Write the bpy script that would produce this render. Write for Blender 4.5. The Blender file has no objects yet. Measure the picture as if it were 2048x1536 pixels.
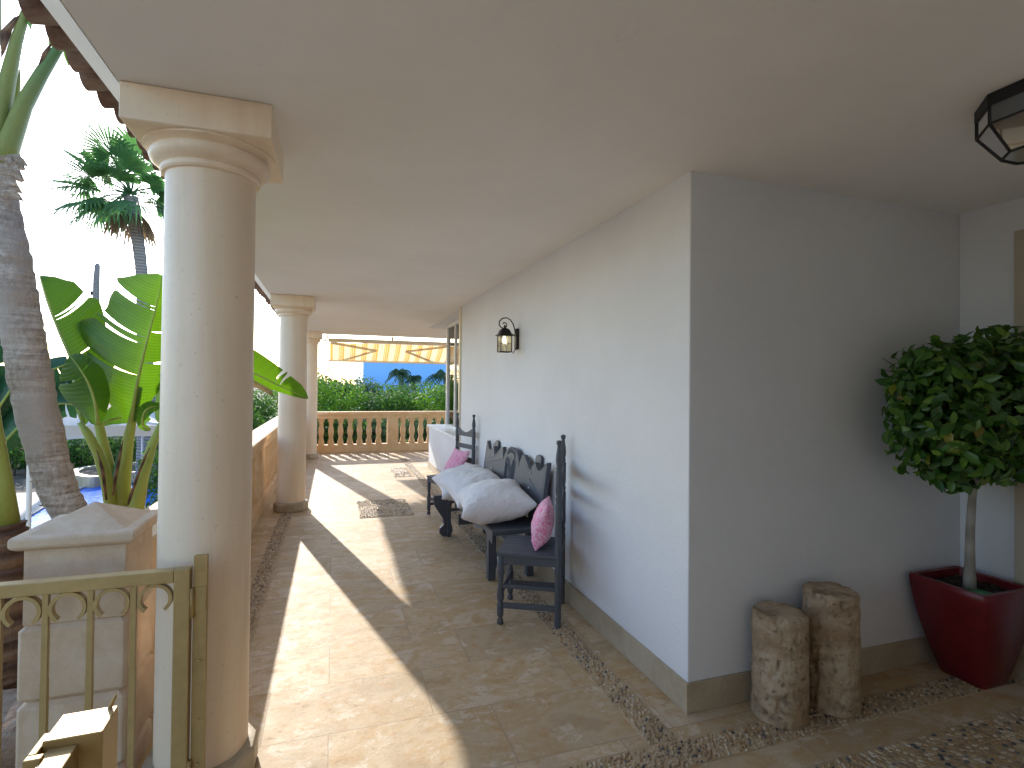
import bpy, math, random
import numpy as np
from mathutils import Vector, Matrix, noise
random.seed(7); np.random.seed(7)
PI = math.pi
sc = bpy.context.scene
C = sc.collection
# ------------------------------------------------------------------ camera
H = 1.5
YAW, PITCH, ROLL, FPX, CX, CY = math.radians(18.403), math.radians(0.743), math.radians(0.592), 1071.7, 1024.0, 755.7
F = Vector((math.sin(YAW)*math.cos(PITCH), math.cos(YAW)*math.cos(PITCH), math.sin(PITCH)))
r0 = Vector((math.cos(YAW), -math.sin(YAW), 0)); u0 = r0.cross(F)
Rr = r0*math.cos(ROLL)+u0*math.sin(ROLL); Ur = u0*math.cos(ROLL)-r0*math.sin(ROLL)
cam_d = bpy.data.cameras.new('camera'); cam = bpy.data.objects.new('camera', cam_d); C.objects.link(cam)
M = Matrix((( Rr.x, Ur.x, -F.x, 0), (Rr.y, Ur.y, -F.y, 0), (Rr.z, Ur.z, -F.z, H), (0, 0, 0, 1)))
cam.matrix_world = M
cam_d.sensor_width = 36; cam_d.lens = FPX/2048*36; cam_d.shift_y = -(768-CY)/2048
cam_d.clip_start = 0.05; cam_d.clip_end = 3000
sc.camera = cam
# ------------------------------------------------------------------ world + sun
SUN_AZ = math.atan2(-0.25, 1.0); SUN_EL = math.radians(24.4)
w = bpy.data.worlds.new('World'); sc.world = w; w.use_nodes = True
nt = w.node_tree; nt.nodes.clear()
sky = nt.nodes.new('ShaderNodeTexSky'); sky.sky_type = 'NISHITA'; sky.sun_disc = False
sky.sun_elevation = SUN_EL; sky.sun_rotation = SUN_AZ; sky.air_density = 1.0; sky.dust_density = 0.6; sky.ozone_density = 2.5
bg = nt.nodes.new('ShaderNodeBackground'); bg.inputs[1].default_value = 0.15
wo = nt.nodes.new('ShaderNodeOutputWorld')
nt.links.new(sky.outputs[0], bg.inputs[0]); nt.links.new(bg.outputs[0], wo.inputs[0])
sd = bpy.data.lights.new('sun', 'SUN'); sd.energy = 2.15; sd.angle = math.radians(0.6); sd.color = (1.0, 0.94, 0.85)
so = bpy.data.objects.new('sun', sd); C.objects.link(so)
dsun = Vector((math.sin(SUN_AZ)*math.cos(SUN_EL), math.cos(SUN_AZ)*math.cos(SUN_EL), math.sin(SUN_EL)))
so.rotation_euler = dsun.to_track_quat('Z', 'Y').to_euler(); so.location = (-5, 20, 12)
sc.view_settings.view_transform = 'Standard'; sc.view_settings.look = 'None'
sc.view_settings.exposure = 1.75; sc.view_settings.gamma = 1.0
sc.cycles.max_bounces = 10; sc.cycles.diffuse_bounces = 6; sc.cycles.transparent_max_bounces = 12
sc.cycles.sample_clamp_indirect = 6

# ------------------------------------------------------------------ helpers
def ray(x, y): return Rr*((x-CX)/FPX) - Ur*((y-CY)/FPX) + F
def at(x, y, Y):
    d = ray(x, y); return Vector((0, 0, H)) + d*(Y/d.y)
def ppm(Y): return Y/FPX*1.1

class MB:
    def __init__(s): s.v = []; s.f = []; s.uv = None
    def add(s, vs, fs, mat=None):
        o = len(s.v)
        if mat is not None: vs = [mat @ Vector(v) for v in vs]
        s.v.extend([tuple(v) for v in vs]); s.f.extend([tuple(i+o for i in f) for f in fs]); return s
    def box(s, x0, x1, y0, y1, z0, z1, mat=None, bev=0.0):
        if bev <= 0:
            v = [(x0,y0,z0),(x1,y0,z0),(x1,y1,z0),(x0,y1,z0),(x0,y0,z1),(x1,y0,z1),(x1,y1,z1),(x0,y1,z1)]
            return s.add(v, [(0,3,2,1),(4,5,6,7),(0,1,5,4),(1,2,6,5),(2,3,7,6),(3,0,4,7)], mat)
        b = min(bev, (x1-x0)*.45, (y1-y0)*.45, (z1-z0)*.45); rings = []
        for (z, i) in ((z0, b), (z0+b, 0), (z1-b, 0), (z1, b)):
            k = b-i if i else b
            a, c = (b, 0) if i == 0 else (b, b)
            X0, X1, Y0, Y1 = x0+i, x1-i, y0+i, y1-i; q = b*.6
            rings.append([(X0+q,Y0,z),(X1-q,Y0,z),(X1,Y0+q,z),(X1,Y1-q,z),(X1-q,Y1,z),(X0+q,Y1,z),(X0,Y1-q,z),(X0,Y0+q,z)])
        v = [p for r in rings for p in r]; f = [tuple(reversed(range(8))), tuple(range(24, 32))]
        for k in range(3):
            for j in range(8): f.append((k*8+j, k*8+(j+1)%8, k*8+8+(j+1)%8, k*8+8+j))
        return s.add(v, f, mat)
    def lathe(s, prof, n=24, mat=None, sq=False, cap=True):
        v = []; f = []
        for (r, z) in prof:
            for j in range(n):
                a = 2*PI*(j+.5)/n
                k = 1/max(abs(math.cos(a)), abs(math.sin(a))) if sq else 1
                v.append((r*k*math.cos(a), r*k*math.sin(a), z))
        for i in range(len(prof)-1):
            for j in range(n): f.append((i*n+j, i*n+(j+1)%n, (i+1)*n+(j+1)%n, (i+1)*n+j))
        if cap:
            f.append(tuple(reversed(range(n)))); m = (len(prof)-1)*n; f.append(tuple(range(m, m+n)))
        return s.add(v, f, mat)
    def tube(s, pts, rad, n=10, flat=1.0, cap=True):
        pts = [Vector(p) for p in pts]
        if not hasattr(rad, '__len__'): rad = [rad]*len(pts)
        v = []; f = []; up = Vector((0, 0, 1)); prev = None
        for i, p in enumerate(pts):
            t = (pts[min(i+1, len(pts)-1)]-pts[max(i-1, 0)]).normalized()
            if prev is None:
                ref = up if abs(t.z) < .9 else Vector((1, 0, 0))
                a = t.cross(ref).normalized()
            else: a = (prev - t*prev.dot(t)).normalized()
            prev = a; b = t.cross(a)
            for j in range(n):
                an = 2*PI*j/n; v.append(p + (a*math.cos(an) + b*math.sin(an)*flat)*rad[i])
        for i in range(len(pts)-1):
            for j in range(n): f.append((i*n+j, i*n+(j+1)%n, (i+1)*n+(j+1)%n, (i+1)*n+j))
        if cap: f.append(tuple(reversed(range(n)))); m = (len(pts)-1)*n; f.append(tuple(range(m, m+n)))
        return s.add(v, f)
    def bar(s, a, b, w, h, mat=None, up=(0, 0, 1)):
        a = Vector(a); b = Vector(b); t = (b-a); L = t.length; t.normalize(); up = Vector(up)
        if abs(t.dot(up)) > .98: up = Vector((1, 0, 0))
        sx = t.cross(up).normalized(); sz = sx.cross(t)
        v = []
        for e in (a, b):
            for (i, j) in ((-1,-1),(1,-1),(1,1),(-1,1)): v.append(e + sx*(w/2*i) + sz*(h/2*j))
        return s.add(v, [(3,2,1,0),(4,5,6,7),(0,1,5,4),(1,2,6,5),(2,3,7,6),(3,0,4,7)], mat)
    def prism(s, poly, fn0, fn1, cap=True):
        n = len(poly); v = [fn0(*p) for p in poly] + [fn1(*p) for p in poly]
        f = [(j, (j+1) % n, n+(j+1) % n, n+j) for j in range(n)]
        if cap: f += [tuple(reversed(range(n))), tuple(range(n, 2*n))]
        return s.add(v, f)
    def build(s, name, mat, parent=None, smooth=False, ang=None, loc=None, bevel=0):
        me = bpy.data.meshes.new(name); me.from_pydata(s.v, [], s.f); me.validate(); me.update()
        if s.uv:
            l = me.uv_layers.new(name='UVMap')
            for p in me.polygons:
                for li in p.loop_indices: l.data[li].uv = s.uv[me.loops[li].vertex_index]
        me.materials.append(mat)
        if smooth or ang:
            for p in me.polygons: p.use_smooth = True
            if ang: me.set_sharp_from_angle(angle=math.radians(ang))
        o = bpy.data.objects.new(name, me); C.objects.link(o)
        if parent: o.parent = parent
        if loc: o.location = loc
        if bevel:
            b = o.modifiers.new('bevel', 'BEVEL'); b.width = bevel; b.segments = 2; b.limit_method = 'ANGLE'
        return o
def fast_mesh(name, V, Fq, mat, parent=None, smooth=True):
    me = bpy.data.meshes.new(name); V = np.asarray(V, np.float32); Fq = np.asarray(Fq, np.int32)
    me.vertices.add(len(V)); me.vertices.foreach_set('co', V.ravel())
    k = Fq.shape[1]; me.loops.add(Fq.size); me.loops.foreach_set('vertex_index', Fq.ravel())
    me.polygons.add(len(Fq)); me.polygons.foreach_set('loop_start', np.arange(0, Fq.size, k, dtype=np.int32))
    me.polygons.foreach_set('use_smooth', np.full(len(Fq), smooth)); me.update(calc_edges=True)
    me.materials.append(mat); o = bpy.data.objects.new(name, me); C.objects.link(o)
    if parent: o.parent = parent
    return o
def tag(o, label=None, cat=None, group=None, kind=None):
    if label: o['label'] = label
    if cat: o['category'] = cat
    if group: o['group'] = group
    if kind: o['kind'] = kind
    return o
def thing(name, label, cat, loc=(0, 0, 0), rz=0, group=None):
    o = bpy.data.objects.new(name, None); C.objects.link(o); o.location = loc; o.rotation_euler = (0, 0, rz)
    o.empty_display_size = .1
    return tag(o, label, cat, group)
def dup(root, loc, rz=0, label=None):
    r = root.copy(); C.objects.link(r); r.location = loc; r.rotation_euler = (0, 0, rz)
    if label: r['label'] = label
    for ch in list(root.children):
        c = ch.copy(); C.objects.link(c); c.parent = r
        for g in ch.children:
            d = g.copy(); C.objects.link(d); d.parent = c
    return r

# ------------------------------------------------------------------ materials
class N:
    def __init__(s, name):
        s.m = bpy.data.materials.new(name); s.m.use_nodes = True; s.t = s.m.node_tree
        s.t.nodes.clear(); s.out = s.t.nodes.new('ShaderNodeOutputMaterial')
    def n(s, k, **kw):
        x = s.t.nodes.new('ShaderNode'+k)
        for a, b in kw.items(): setattr(x, a, b)
        return x
    def l(s, a, b): s.t.links.new(a, b)
    def coord(s, scale=(1, 1, 1), kind='Object', rot=(0, 0, 0)):
        c = s.n('TexCoord'); m = s.n('Mapping'); m.inputs['Scale'].default_value = scale; m.inputs['Rotation'].default_value = rot
        s.l(c.outputs[kind], m.inputs[0]); return m.outputs[0]
    def noise(s, vec, sc, det=4, rough=.55, dist=0):
        x = s.n('TexNoise'); x.inputs['Scale'].default_value = sc; x.inputs['Detail'].default_value = det
        x.inputs['Roughness'].default_value = rough; x.inputs['Distortion'].default_value = dist
        if vec is not None: s.l(vec, x.inputs['Vector'])
        return x.outputs['Fac']
    def ramp(s, fac, stops, interp='LINEAR'):
        x = s.n('ValToRGB'); x.color_ramp.interpolation = interp; e = x.color_ramp.elements
        e[0].position, e[0].color = stops[0][0], tuple(stops[0][1])+(1,)
        e[1].position, e[1].color = stops[-1][0], tuple(stops[-1][1])+(1,)
        for p, c in stops[1:-1]:
            q = e.new(p); q.color = tuple(c)+(1,)
        s.l(fac, x.inputs[0]); return x.outputs[0]
    def mix(s, fac, a, b, mode='MIX'):
        x = s.n('Mix', data_type='RGBA', blend_type=mode)
        for k, v in ((0, fac), (6, a), (7, b)):
            if isinstance(v, (int, float)): x.inputs[k].default_value = v
            elif isinstance(v, tuple): x.inputs[k].default_value = v+(1,) if len(v) == 3 else v
            else: s.l(v, x.inputs[k])
        return x.outputs[2]
    def bump(s, h, strength=.3, dist=.01, nrm=None):
        x = s.n('Bump'); x.inputs['Strength'].default_value = strength; x.inputs['Distance'].default_value = dist
        s.l(h, x.inputs['Height'])
        if nrm is not None: s.l(nrm, x.inputs['Normal'])
        return x.outputs[0]
    def math(s, op, a, b=0.0):
        x = s.n('Math', operation=op)
        for i, v in enumerate((a, b)):
            if isinstance(v, (int, float)): x.inputs[i].default_value = v
            else: s.l(v, x.inputs[i])
        return x.outputs[0]
    def pbr(s, col, rough=.6, metal=0, nrm=None, spec=.5, trans=0, sheen=0, coat=0):
        b = s.n('BsdfPrincipled')
        for k, v in (('Base Color', col), ('Roughness', rough), ('Metallic', metal)):
            if isinstance(v, tuple): b.inputs[k].default_value = v+(1,)
            elif isinstance(v, (int, float)): b.inputs[k].default_value = v
            else: s.l(v, b.inputs[k])
        b.inputs['Specular IOR Level'].default_value = spec; b.inputs['Transmission Weight'].default_value = trans
        b.inputs['Sheen Weight'].default_value = sheen; b.inputs['Coat Weight'].default_value = coat
        if nrm is not None: s.l(nrm, b.inputs['Normal'])
        s.l(b.outputs[0], s.out.inputs[0]); s.b = b; return s.m
def mat_plaster(name, col, var=.04, bs=.25, rough=.75, streak=0, wave=.8):
    k = N(name); v = k.coord()
    a = k.noise(v, 1.3, 5, .6); c = k.mix(k.ramp(a, [(.38, (0,0,0)), (.62, (1,1,1))]), tuple(x*(1-var) for x in col), tuple(col))
    sp = k.ramp(k.noise(v, 38, 2, .5), [(.70, (0,0,0)), (.74, (1,1,1))]); c = k.mix(k.math('MULTIPLY', sp, .10), c, tuple(x*.6 for x in col))
    if streak:
        s1 = k.ramp(k.noise(k.coord((9, 9, .7)), 1, 6, .65), [(.48, (0,0,0)), (.66, (1,1,1))]); c = k.mix(k.math('MULTIPLY', s1, streak), c, (col[0]*.78, col[1]*.70, col[2]*.60))
        pt_ = k.ramp(k.noise(v, 60, 3, .6), [(.66, (0,0,0)), (.70, (1,1,1))]); c = k.mix(k.math('MULTIPLY', pt_, .35), c, tuple(x*.5 for x in col))
    h = k.math('ADD', k.noise(v, 55, 4, .6), k.math('MULTIPLY', k.noise(v, 6, 4, .6), wave)); h = k.math('ADD', h, k.math('MULTIPLY', k.noise(k.coord((1, 1, 2.5)), 16, 3, .5, 1.0), wave*.6))
    return k.pbr(c, rough, nrm=k.bump(h, bs, .004), spec=.3)
def mat_stone(name, c1, c2, c3, scale=6, bump=.5, rough=.7, dist=.006, fine=70):
    k = N(name); v = k.coord(); a = k.noise(v, scale, 8, .65, .4)
    col = k.ramp(a, [(.38, c1), (.5, c2), (.62, c3)]); f = k.noise(v, fine, 5, .7)
    col = k.mix(k.math('MULTIPLY', f, .45), col, tuple(x*.62 for x in c2))
    h = k.math('ADD', f, k.math('MULTIPLY', a, 1.5))
    return k.pbr(col, rough, nrm=k.bump(h, bump, dist), spec=.35)
def mat_leaf(name, stops, tcol, tfac=.35, rough=.45, vein=False, bump=.2, spec=.5):
    k = N(name); g = k.n('NewGeometry'); col = k.ramp(g.outputs['Random Per Island'], stops)
    v = k.coord(); nz = k.noise(v, 9, 3)
    if vein:
        uvv = k.coord((1, 1, 1), 'UV'); wv = k.n('TexWave', wave_type='BANDS', bands_direction='X'); wv.inputs['Scale'].default_value = 16
        wv.inputs['Distortion'].default_value = .6; wv.inputs['Detail'].default_value = 2; k.l(uvv, wv.inputs[0])
        col = k.mix(k.math('MULTIPLY', wv.outputs['Fac'], .35), col, tuple(x*.55 for x in stops[0][1]))
        sx = k.n('SeparateXYZ'); k.l(uvv, sx.inputs[0])
        rib = k.ramp(k.math('ABSOLUTE', k.math('SUBTRACT', sx.outputs[1], .5)), [(.0, (1,1,1)), (.05, (0,0,0))])
        col = k.mix(k.math('MULTIPLY', rib, .6), col, (.36, .42, .10))
        ed = k.ramp(k.math('ADD', k.math('ABSOLUTE', k.math('SUBTRACT', sx.outputs[1], .5)), k.math('MULTIPLY', k.noise(k.coord(), 14, 4), .12)), [(.535, (0, 0, 0)), (.56, (1, 1, 1))])
        col = k.mix(k.math('MULTIPLY', ed, .8), col, (.26, .17, .07))
        bh = wv.outputs['Fac']
    else: bh = nz
    col = k.mix(k.math('MULTIPLY', nz, .5), col, tuple(x*.6 for x in stops[0][1]))
    b = k.n('BsdfPrincipled'); k.l(col, b.inputs['Base Color']); b.inputs['Roughness'].default_value = rough
    b.inputs['Specular IOR Level'].default_value = spec
    k.l(k.bump(bh, bump, .004), b.inputs['Normal'])
    t = k.n('BsdfTranslucent'); t.inputs[0].default_value = tcol+(1,)
    if vein: k.l(k.mix(k.math('MULTIPLY', bh, .4), tcol, tuple(x*.5 for x in tcol)), t.inputs[0])
    m = k.n('MixShader'); m.inputs[0].default_value = tfac; k.l(b.outputs[0], m.inputs[1]); k.l(t.outputs[0], m.inputs[2])
    k.l(m.outputs[0], k.out.inputs[0]); return k.m
def mat_metal(name, col, rough=.4, metal=.6, var=.3, bump=.15):
    k = N(name); v = k.coord(); a = k.noise(v, 25, 5, .6)
    c = k.mix(a, tuple(x*(1-var) for x in col), tuple(min(1, x*(1+var)) for x in col))
    return k.pbr(c, k.math('ADD', k.math('MULTIPLY', a, .25), rough-.1), metal, nrm=k.bump(k.noise(v, 90, 3), bump, .002))
def mat_bands(name, cols, freq, axis='Z', rough=.85, bump=.8, dist=.02, dis=2.0):
    k = N(name); v = k.coord(); wv = k.n('TexWave', wave_type='BANDS', bands_direction=axis)
    wv.inputs['Scale'].default_value = freq; wv.inputs['Distortion'].default_value = dis; wv.inputs['Detail'].default_value = 4
    wv.inputs['Detail Scale'].default_value = 2.0; k.l(v, wv.inputs[0])
    f = k.noise(k.coord((30, 30, 5)), 6, 6, .7); c = k.ramp(k.math('ADD', k.math('MULTIPLY', wv.outputs['Fac'], .5), k.math('MULTIPLY', f, .5)), cols)
    return k.pbr(c, rough, nrm=k.bump(k.math('ADD', wv.outputs['Fac'], f), bump, dist), spec=.2)

M_wall = mat_plaster('wall_plaster', (.735, .74, .76), .05, .32, .75, 0, 1.7)
M_ceil = mat_plaster('ceiling_plaster', (.86, .835, .805), .05, .26, .8, 0, 1.9)
M_col = mat_plaster('column_paint', (.90, .735, .555), .08, .2, .42, .32, 1.0)
M_sand = mat_stone('sandstone', (.68, .44, .22), (.74, .50, .27), (.78, .56, .34), 5, .35, .7, .004)
M_pier = mat_stone('cut_limestone', (.58, .42, .285), (.66, .495, .345), (.72, .575, .43), 7, .5, .75, .004)
M_skirt = mat_stone('skirting_stone', (.40, .32, .22), (.46, .38, .27), (.52, .44, .33), 5, .3, .4, .003)
def m_drum():
    k = N('weathered_stone'); v = k.coord(); a = k.noise(k.coord((1, 1, 1.6)), 5, 8, .7, .4); f = k.noise(v, 38, 8, .8); g = k.noise(v, 2.2, 3)
    c = k.ramp(a, [(.38, (.38, .26, .155)), (.5, (.58, .43, .28)), (.62, (.70, .56, .39))]); c = k.mix(k.ramp(g, [(.5, (0, 0, 0)), (.62, (1, 1, 1))]), c, (.44, .27, .14))
    pit = k.ramp(k.noise(v, 34, 8, .75), [(.37, (1, 1, 1)), (.42, (0, 0, 0))]); c = k.mix(k.math('MULTIPLY', pit, .4), c, (.20, .14, .09)); c = k.mix(k.math('MULTIPLY', f, .4), c, (.30, .23, .16))
    h = k.math('SUBTRACT', k.math('ADD', f, k.math('MULTIPLY', a, .8)), k.math('MULTIPLY', pit, .6))
    return k.pbr(c, .92, nrm=k.bump(h, .9, .012), spec=.2)
M_drum = m_drum()
M_rock = mat_stone('garden_rock', (.16, .10, .07), (.34, .22, .14), (.42, .33, .25), 5, 1.0, .95, .03, 20)
M_black = mat_metal('black_iron', (.02, .02, .022), .5, .5)
M_gold = mat_metal('olive_gold_paint', (.40, .28, .115), .42, .35, .25)
M_white = mat_plaster('white_frame', (.75, .75, .74), .02, .08, .45)
M_cream = mat_plaster('cream_awning_metal', (.86, .76, .56), .02, .05, .45)
M_door = mat_plaster('door_surround_stone', (.50, .43, .33), .1, .2, .6)
M_rooftile = mat_stone('clay_roof_tile', (.17, .10, .075), (.26, .17, .13), (.34, .25, .20), 9, .6, .9, .006)
M_blueshade = mat_plaster('blue_shaded_house_wall', (.26, .54, .96), .03, .1, .8)  # blue shade on a white wall, put into the base colour
M_paleblue = mat_plaster('white_house_paint', (.80, .82, .85), .03, .1, .8)
M_terr = mat_plaster('terracotta', (.45, .16, .08), .2, .3, .8)
def m_floor():
    k = N('travertine_slabs'); v = k.coord(); br = k.n('TexBrick'); k.l(v, br.inputs[0])
    br.offset = .37; br.inputs['Scale'].default_value = 1; br.inputs['Brick Width'].default_value = .72; br.inputs['Row Height'].default_value = .405
    br.inputs['Mortar Size'].default_value = .0026; br.inputs['Mortar Smooth'].default_value = .3
    br.inputs['Color1'].default_value = (.0, .0, .0, 1); br.inputs['Color2'].default_value = (1, 1, 1, 1); br.inputs['Mortar'].default_value = (.5, .5, .5, 1)
    off = k.n('VectorMath', operation='MULTIPLY_ADD'); off.inputs[1].default_value = (9, 7, 5); k.l(br.outputs['Color'], off.inputs[0]); k.l(v, off.inputs[2]); vv = off.outputs[0]
    mp = k.n('Mapping'); mp.inputs['Scale'].default_value = (1, 1.35, 1); k.l(vv, mp.inputs[0]); vs = mp.outputs[0]
    a = k.noise(vs, 2.6, 8, .62, .6); b = k.noise(vs, 9, 10, .72, .2); d = k.noise(v, 75, 8, .8)
    c = k.ramp(a, [(.38, (.46, .325, .18)), (.46, (.62, .475, .30)), (.54, (.54, .355, .16)), (.62, (.68, .56, .40))])
    c = k.mix(k.math('MULTIPLY', br.outputs['Color'], .6), c, (.43, .325, .205)); c = k.mix(k.ramp(br.outputs['Color'], [(.0, (.4, .4, .4)), (.35, (0, 0, 0))]), c, (.70, .60, .46))
    st = k.ramp(b, [(.52, (0, 0, 0)), (.60, (1, 1, 1))]); c = k.mix(k.math('MULTIPLY', st, .5), c, (.46, .24, .065))
    wh = k.ramp(k.noise(vs, 6, 9, .75, .4), [(.56, (0, 0, 0)), (.61, (1, 1, 1))]); c = k.mix(k.math('MULTIPLY', wh, .55), c, (.74, .67, .56))
    pit = k.ramp(k.noise(vs, 22, 8, .7), [(.34, (1, 1, 1)), (.41, (0, 0, 0))]); c = k.mix(k.math('MULTIPLY', pit, .55), c, (.36, .25, .14))
    c = k.mix(k.math('MULTIPLY', d, .28), c, (.42, .31, .19))
    c = k.mix(k.math('MULTIPLY', br.outputs['Fac'], .62), c, (.28, .215, .15))
    h = k.math('ADD', k.math('MULTIPLY', b, .9), k.math('MULTIPLY', d, .5)); h = k.math('SUBTRACT', h, k.math('MULTIPLY', pit, .35))
    h = k.math('ADD', h, k.math('MULTIPLY', k.math('SUBTRACT', 1.0, br.outputs['Fac']), .7))
    ro = k.math('ADD', .40, k.math('MULTIPLY', k.noise(v, 7, 8, .75), .4))
    return k.pbr(c, ro, nrm=k.bump(h, .38, .010), spec=.38)
M_floor = m_floor()
M_mortar = mat_stone('pebble_mortar', (.46, .335, .20), (.52, .39, .25), (.57, .45, .30), 12, .5, .9, .003)
def m_pebble():
    k = N('pebbles'); g = k.n('NewGeometry'); rnd = g.outputs['Random Per Island']
    c = k.ramp(rnd, [(0, (.07, .07, .075)), (.05, (.15, .14, .13)), (.09, (.40, .255, .115)), (.42, (.50, .37, .21)), (.62, (.28, .18, .10)), (.75, (.56, .46, .33)), (1, (.46, .37, .28))], 'CONSTANT')
    big = k.ramp(k.noise(k.coord(), 2.6, 2, .5, 1.5), [(.52, (0, 0, 0)), (.58, (1, 1, 1))])
    c = k.mix(k.math('MULTIPLY', big, .25), c, k.ramp(rnd, [(0, (.05, .055, .075)), (.5, (.085, .09, .11)), (.8, (.30, .22, .13))]))
    return k.pbr(c, .42, spec=.5)
M_peb = m_pebble()
def m_wood(name, c1, c2, rough=.5):
    k = N(name); v = k.coord((3, 3, 40)); a = k.noise(v, 2, 6, .7, .3); b = k.noise(k.coord(), 3, 3)
    c = k.mix(a, c1, c2); c = k.mix(k.math('MULTIPLY', b, .3), c, tuple(x*1.35 for x in c2))
    return k.pbr(c, rough, nrm=k.bump(a, .35, .002), spec=.45)
M_wood = m_wood('charcoal_painted_wood', (.045, .05, .062), (.085, .096, .118), .5)
def m_cloth(name, col, wr=.6):
    k = N(name); v = k.coord(); h = k.math('ADD', k.noise(k.coord((1, 1, 1)), 9, 4, .55, 1.5), k.math('MULTIPLY', k.noise(v, 400, 2), .06))
    return k.pbr(tuple(col), .9, nrm=k.bump(h, wr, .02), sheen=.2, spec=.2)
M_pillow = m_cloth('white_cotton', (.80, .79, .80), .85)
def m_pink():
    k = N('pink_patterned_cotton'); v = k.coord()
    wv = k.n('TexVoronoi', feature='DISTANCE_TO_EDGE'); wv.inputs['Scale'].default_value = 17; k.l(v, wv.inputs[0])
    nz = k.noise(v, 22, 3, .5, 2.5); ln = k.ramp(nz, [(.44, (0, 0, 0)), (.48, (1, 1, 1)), (.53, (1, 1, 1)), (.57, (0, 0, 0))])
    e = k.ramp(wv.outputs['Distance'], [(.03, (1, 1, 1)), (.08, (0, 0, 0))])
    f = k.math('MAXIMUM', ln, k.math('MULTIPLY', e, .8)); c = k.mix(f, (.86, .20, .43), (.88, .58, .68))
    return k.pbr(c, .85, nrm=k.bump(k.noise(v, 10, 4, .5, 1.5), .5, .015), sheen=.2, spec=.2)
M_pink = m_pink()
def m_glass(name, tint=(1, 1, 1), rough=.02, fac=.12):
    k = N(name); t = k.n('BsdfTransparent'); t.inputs[0].default_value = tint+(1,); g = k.n('BsdfGlossy'); g.inputs['Roughness'].default_value = rough
    fr = k.n('Fresnel'); fr.inputs[0].default_value = 1.5; m = k.n('MixShader')
    k.l(k.math('ADD', fr.outputs[0], fac*.3), m.inputs[0]); k.l(t.outputs[0], m.inputs[1]); k.l(g.outputs[0], m.inputs[2]); k.l(m.outputs[0], k.out.inputs[0]); return k.m
M_glass = m_glass('window_glass')
M_lglass = m_glass('lamp_glass', (.62, .68, .68), .12, .5)
def m_redglaze():
    k = N('red_glazed_ceramic'); v = k.coord(); a = k.noise(v, 5, 4)
    dd = k.ramp(k.noise(v, 9, 8, .75), [(.5, (0, 0, 0)), (.62, (1, 1, 1))]); c = k.mix(a, (.11, .005, .008), (.18, .010, .012)); c = k.mix(k.math('MULTIPLY', dd, .35), c, (.05, .004, .006))
    return k.pbr(c, k.math('ADD', .2, k.math('MULTIPLY', k.noise(v, 12, 6, .7), .3)), nrm=k.bump(k.noise(v, 14, 3), .12, .006), spec=.4)
M_red = m_redglaze()
M_soil = mat_stone('potting_soil', (.02, .014, .01), (.045, .03, .02), (.12, .08, .055), 40, 1, 1, .02)
M_greenpl = N('green_plastic').pbr((.03, .22, .08), .4)
M_ficus = mat_leaf('ficus_leaf', [(0, (.022, .075, .014)), (.35, (.045, .14, .02)), (.75, (.11, .25, .03)), (.97, (.22, .38, .045)), (.99, (.40, .30, .04)), (1, (.32, .20, .05))], (.12, .28, .03), .22, .3)
M_hedge = mat_leaf('hedge_leaf', [(0, (.016, .05, .014)), (.5, (.04, .105, .022)), (.85, (.085, .17, .035)), (1, (.14, .22, .06))], (.14, .32, .04), .3, .65, spec=.15)
M_hedge2 = mat_leaf('greyish_leaf', [(0, (.03, .065, .035)), (.5, (.065, .12, .05)), (1, (.14, .20, .10))], (.14, .26, .07), .28, .65, spec=.15)
M_bright = mat_leaf('fresh_leaf', [(0, (.03, .10, .012)), (.5, (.065, .17, .018)), (1, (.12, .25, .03))], (.20, .42, .03), .33, .6, spec=.2)
M_banana = mat_leaf('banana_leaf', [(0, (.045, .12, .012)), (1, (.055, .14, .014))], (.14, .31, .008), .5, .35, True)
M_banana_d = mat_leaf('dark_banana_leaf', [(0, (.018, .065, .03)), (1, (.026, .085, .036))], (.03, .13, .04), .3, .35, True)
M_fan = mat_leaf('palm_fan', [(0, (.05, .12, .06)), (.6, (.08, .18, .07)), (1, (.14, .25, .08))], (.13, .32, .08), .4, .5)
M_dry = mat_leaf('dry_palm_frond', [(0, (.20, .135, .08)), (1, (.34, .25, .16))], (.3, .2, .1), .25, .8)
M_stem = mat_bands('banana_stem', [(.2, (.30, .30, .06)), (.5, (.38, .42, .10)), (.8, (.24, .36, .10))], .5, 'X', .5, .1, .003)
M_stemg = mat_bands('green_petiole', [(.2, (.07, .15, .06)), (.5, (.12, .20, .07)), (.8, (.26, .26, .07))], .5, 'X', .45, .1, .003)
M_dried = mat_bands('dried_sheath', [(.2, (.09, .045, .03)), (.8, (.28, .16, .09))], 3, 'Z', .9, .6, .01)
def m_bark(name, c1, c2, c3):
    k = N(name); a = k.noise(k.coord((5, 5, 48)), 1, 8, .7, .5); b = k.noise(k.coord((60, 60, 30)), 1, 6, .75); g = k.noise(k.coord(), 3, 3)
    f = k.math('ADD', k.math('MULTIPLY', a, .55), k.math('MULTIPLY', b, .45)); c = k.ramp(f, [(.38, c1), (.5, c2), (.60, c3)]); c = k.mix(k.ramp(g, [(.45, (0, 0, 0)), (.6, (1, 1, 1))]), c, c2)
    return k.pbr(c, .9, nrm=k.bump(f, 1.0, .02), spec=.2)
M_bark = m_bark('ringed_palm_bark', (.22, .155, .11), (.46, .365, .29), (.66, .57, .48))
M_bark2 = mat_bands('grey_palm_bark', [(.2, (.17, .15, .14)), (.8, (.34, .31, .29))], 4, 'Z', .9, .6, .02, 2)
M_trunk = mat_bands('pale_ficus_bark', [(.2, (.26, .235, .20)), (.8, (.40, .37, .33))], 2, 'Z', .75, .3, .004, 3)
M_twig = mat_bands('dark_twig', [(.2, (.06, .04, .03)), (.8, (.14, .10, .07))], 3, 'Z', .9, .4, .005)
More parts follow.
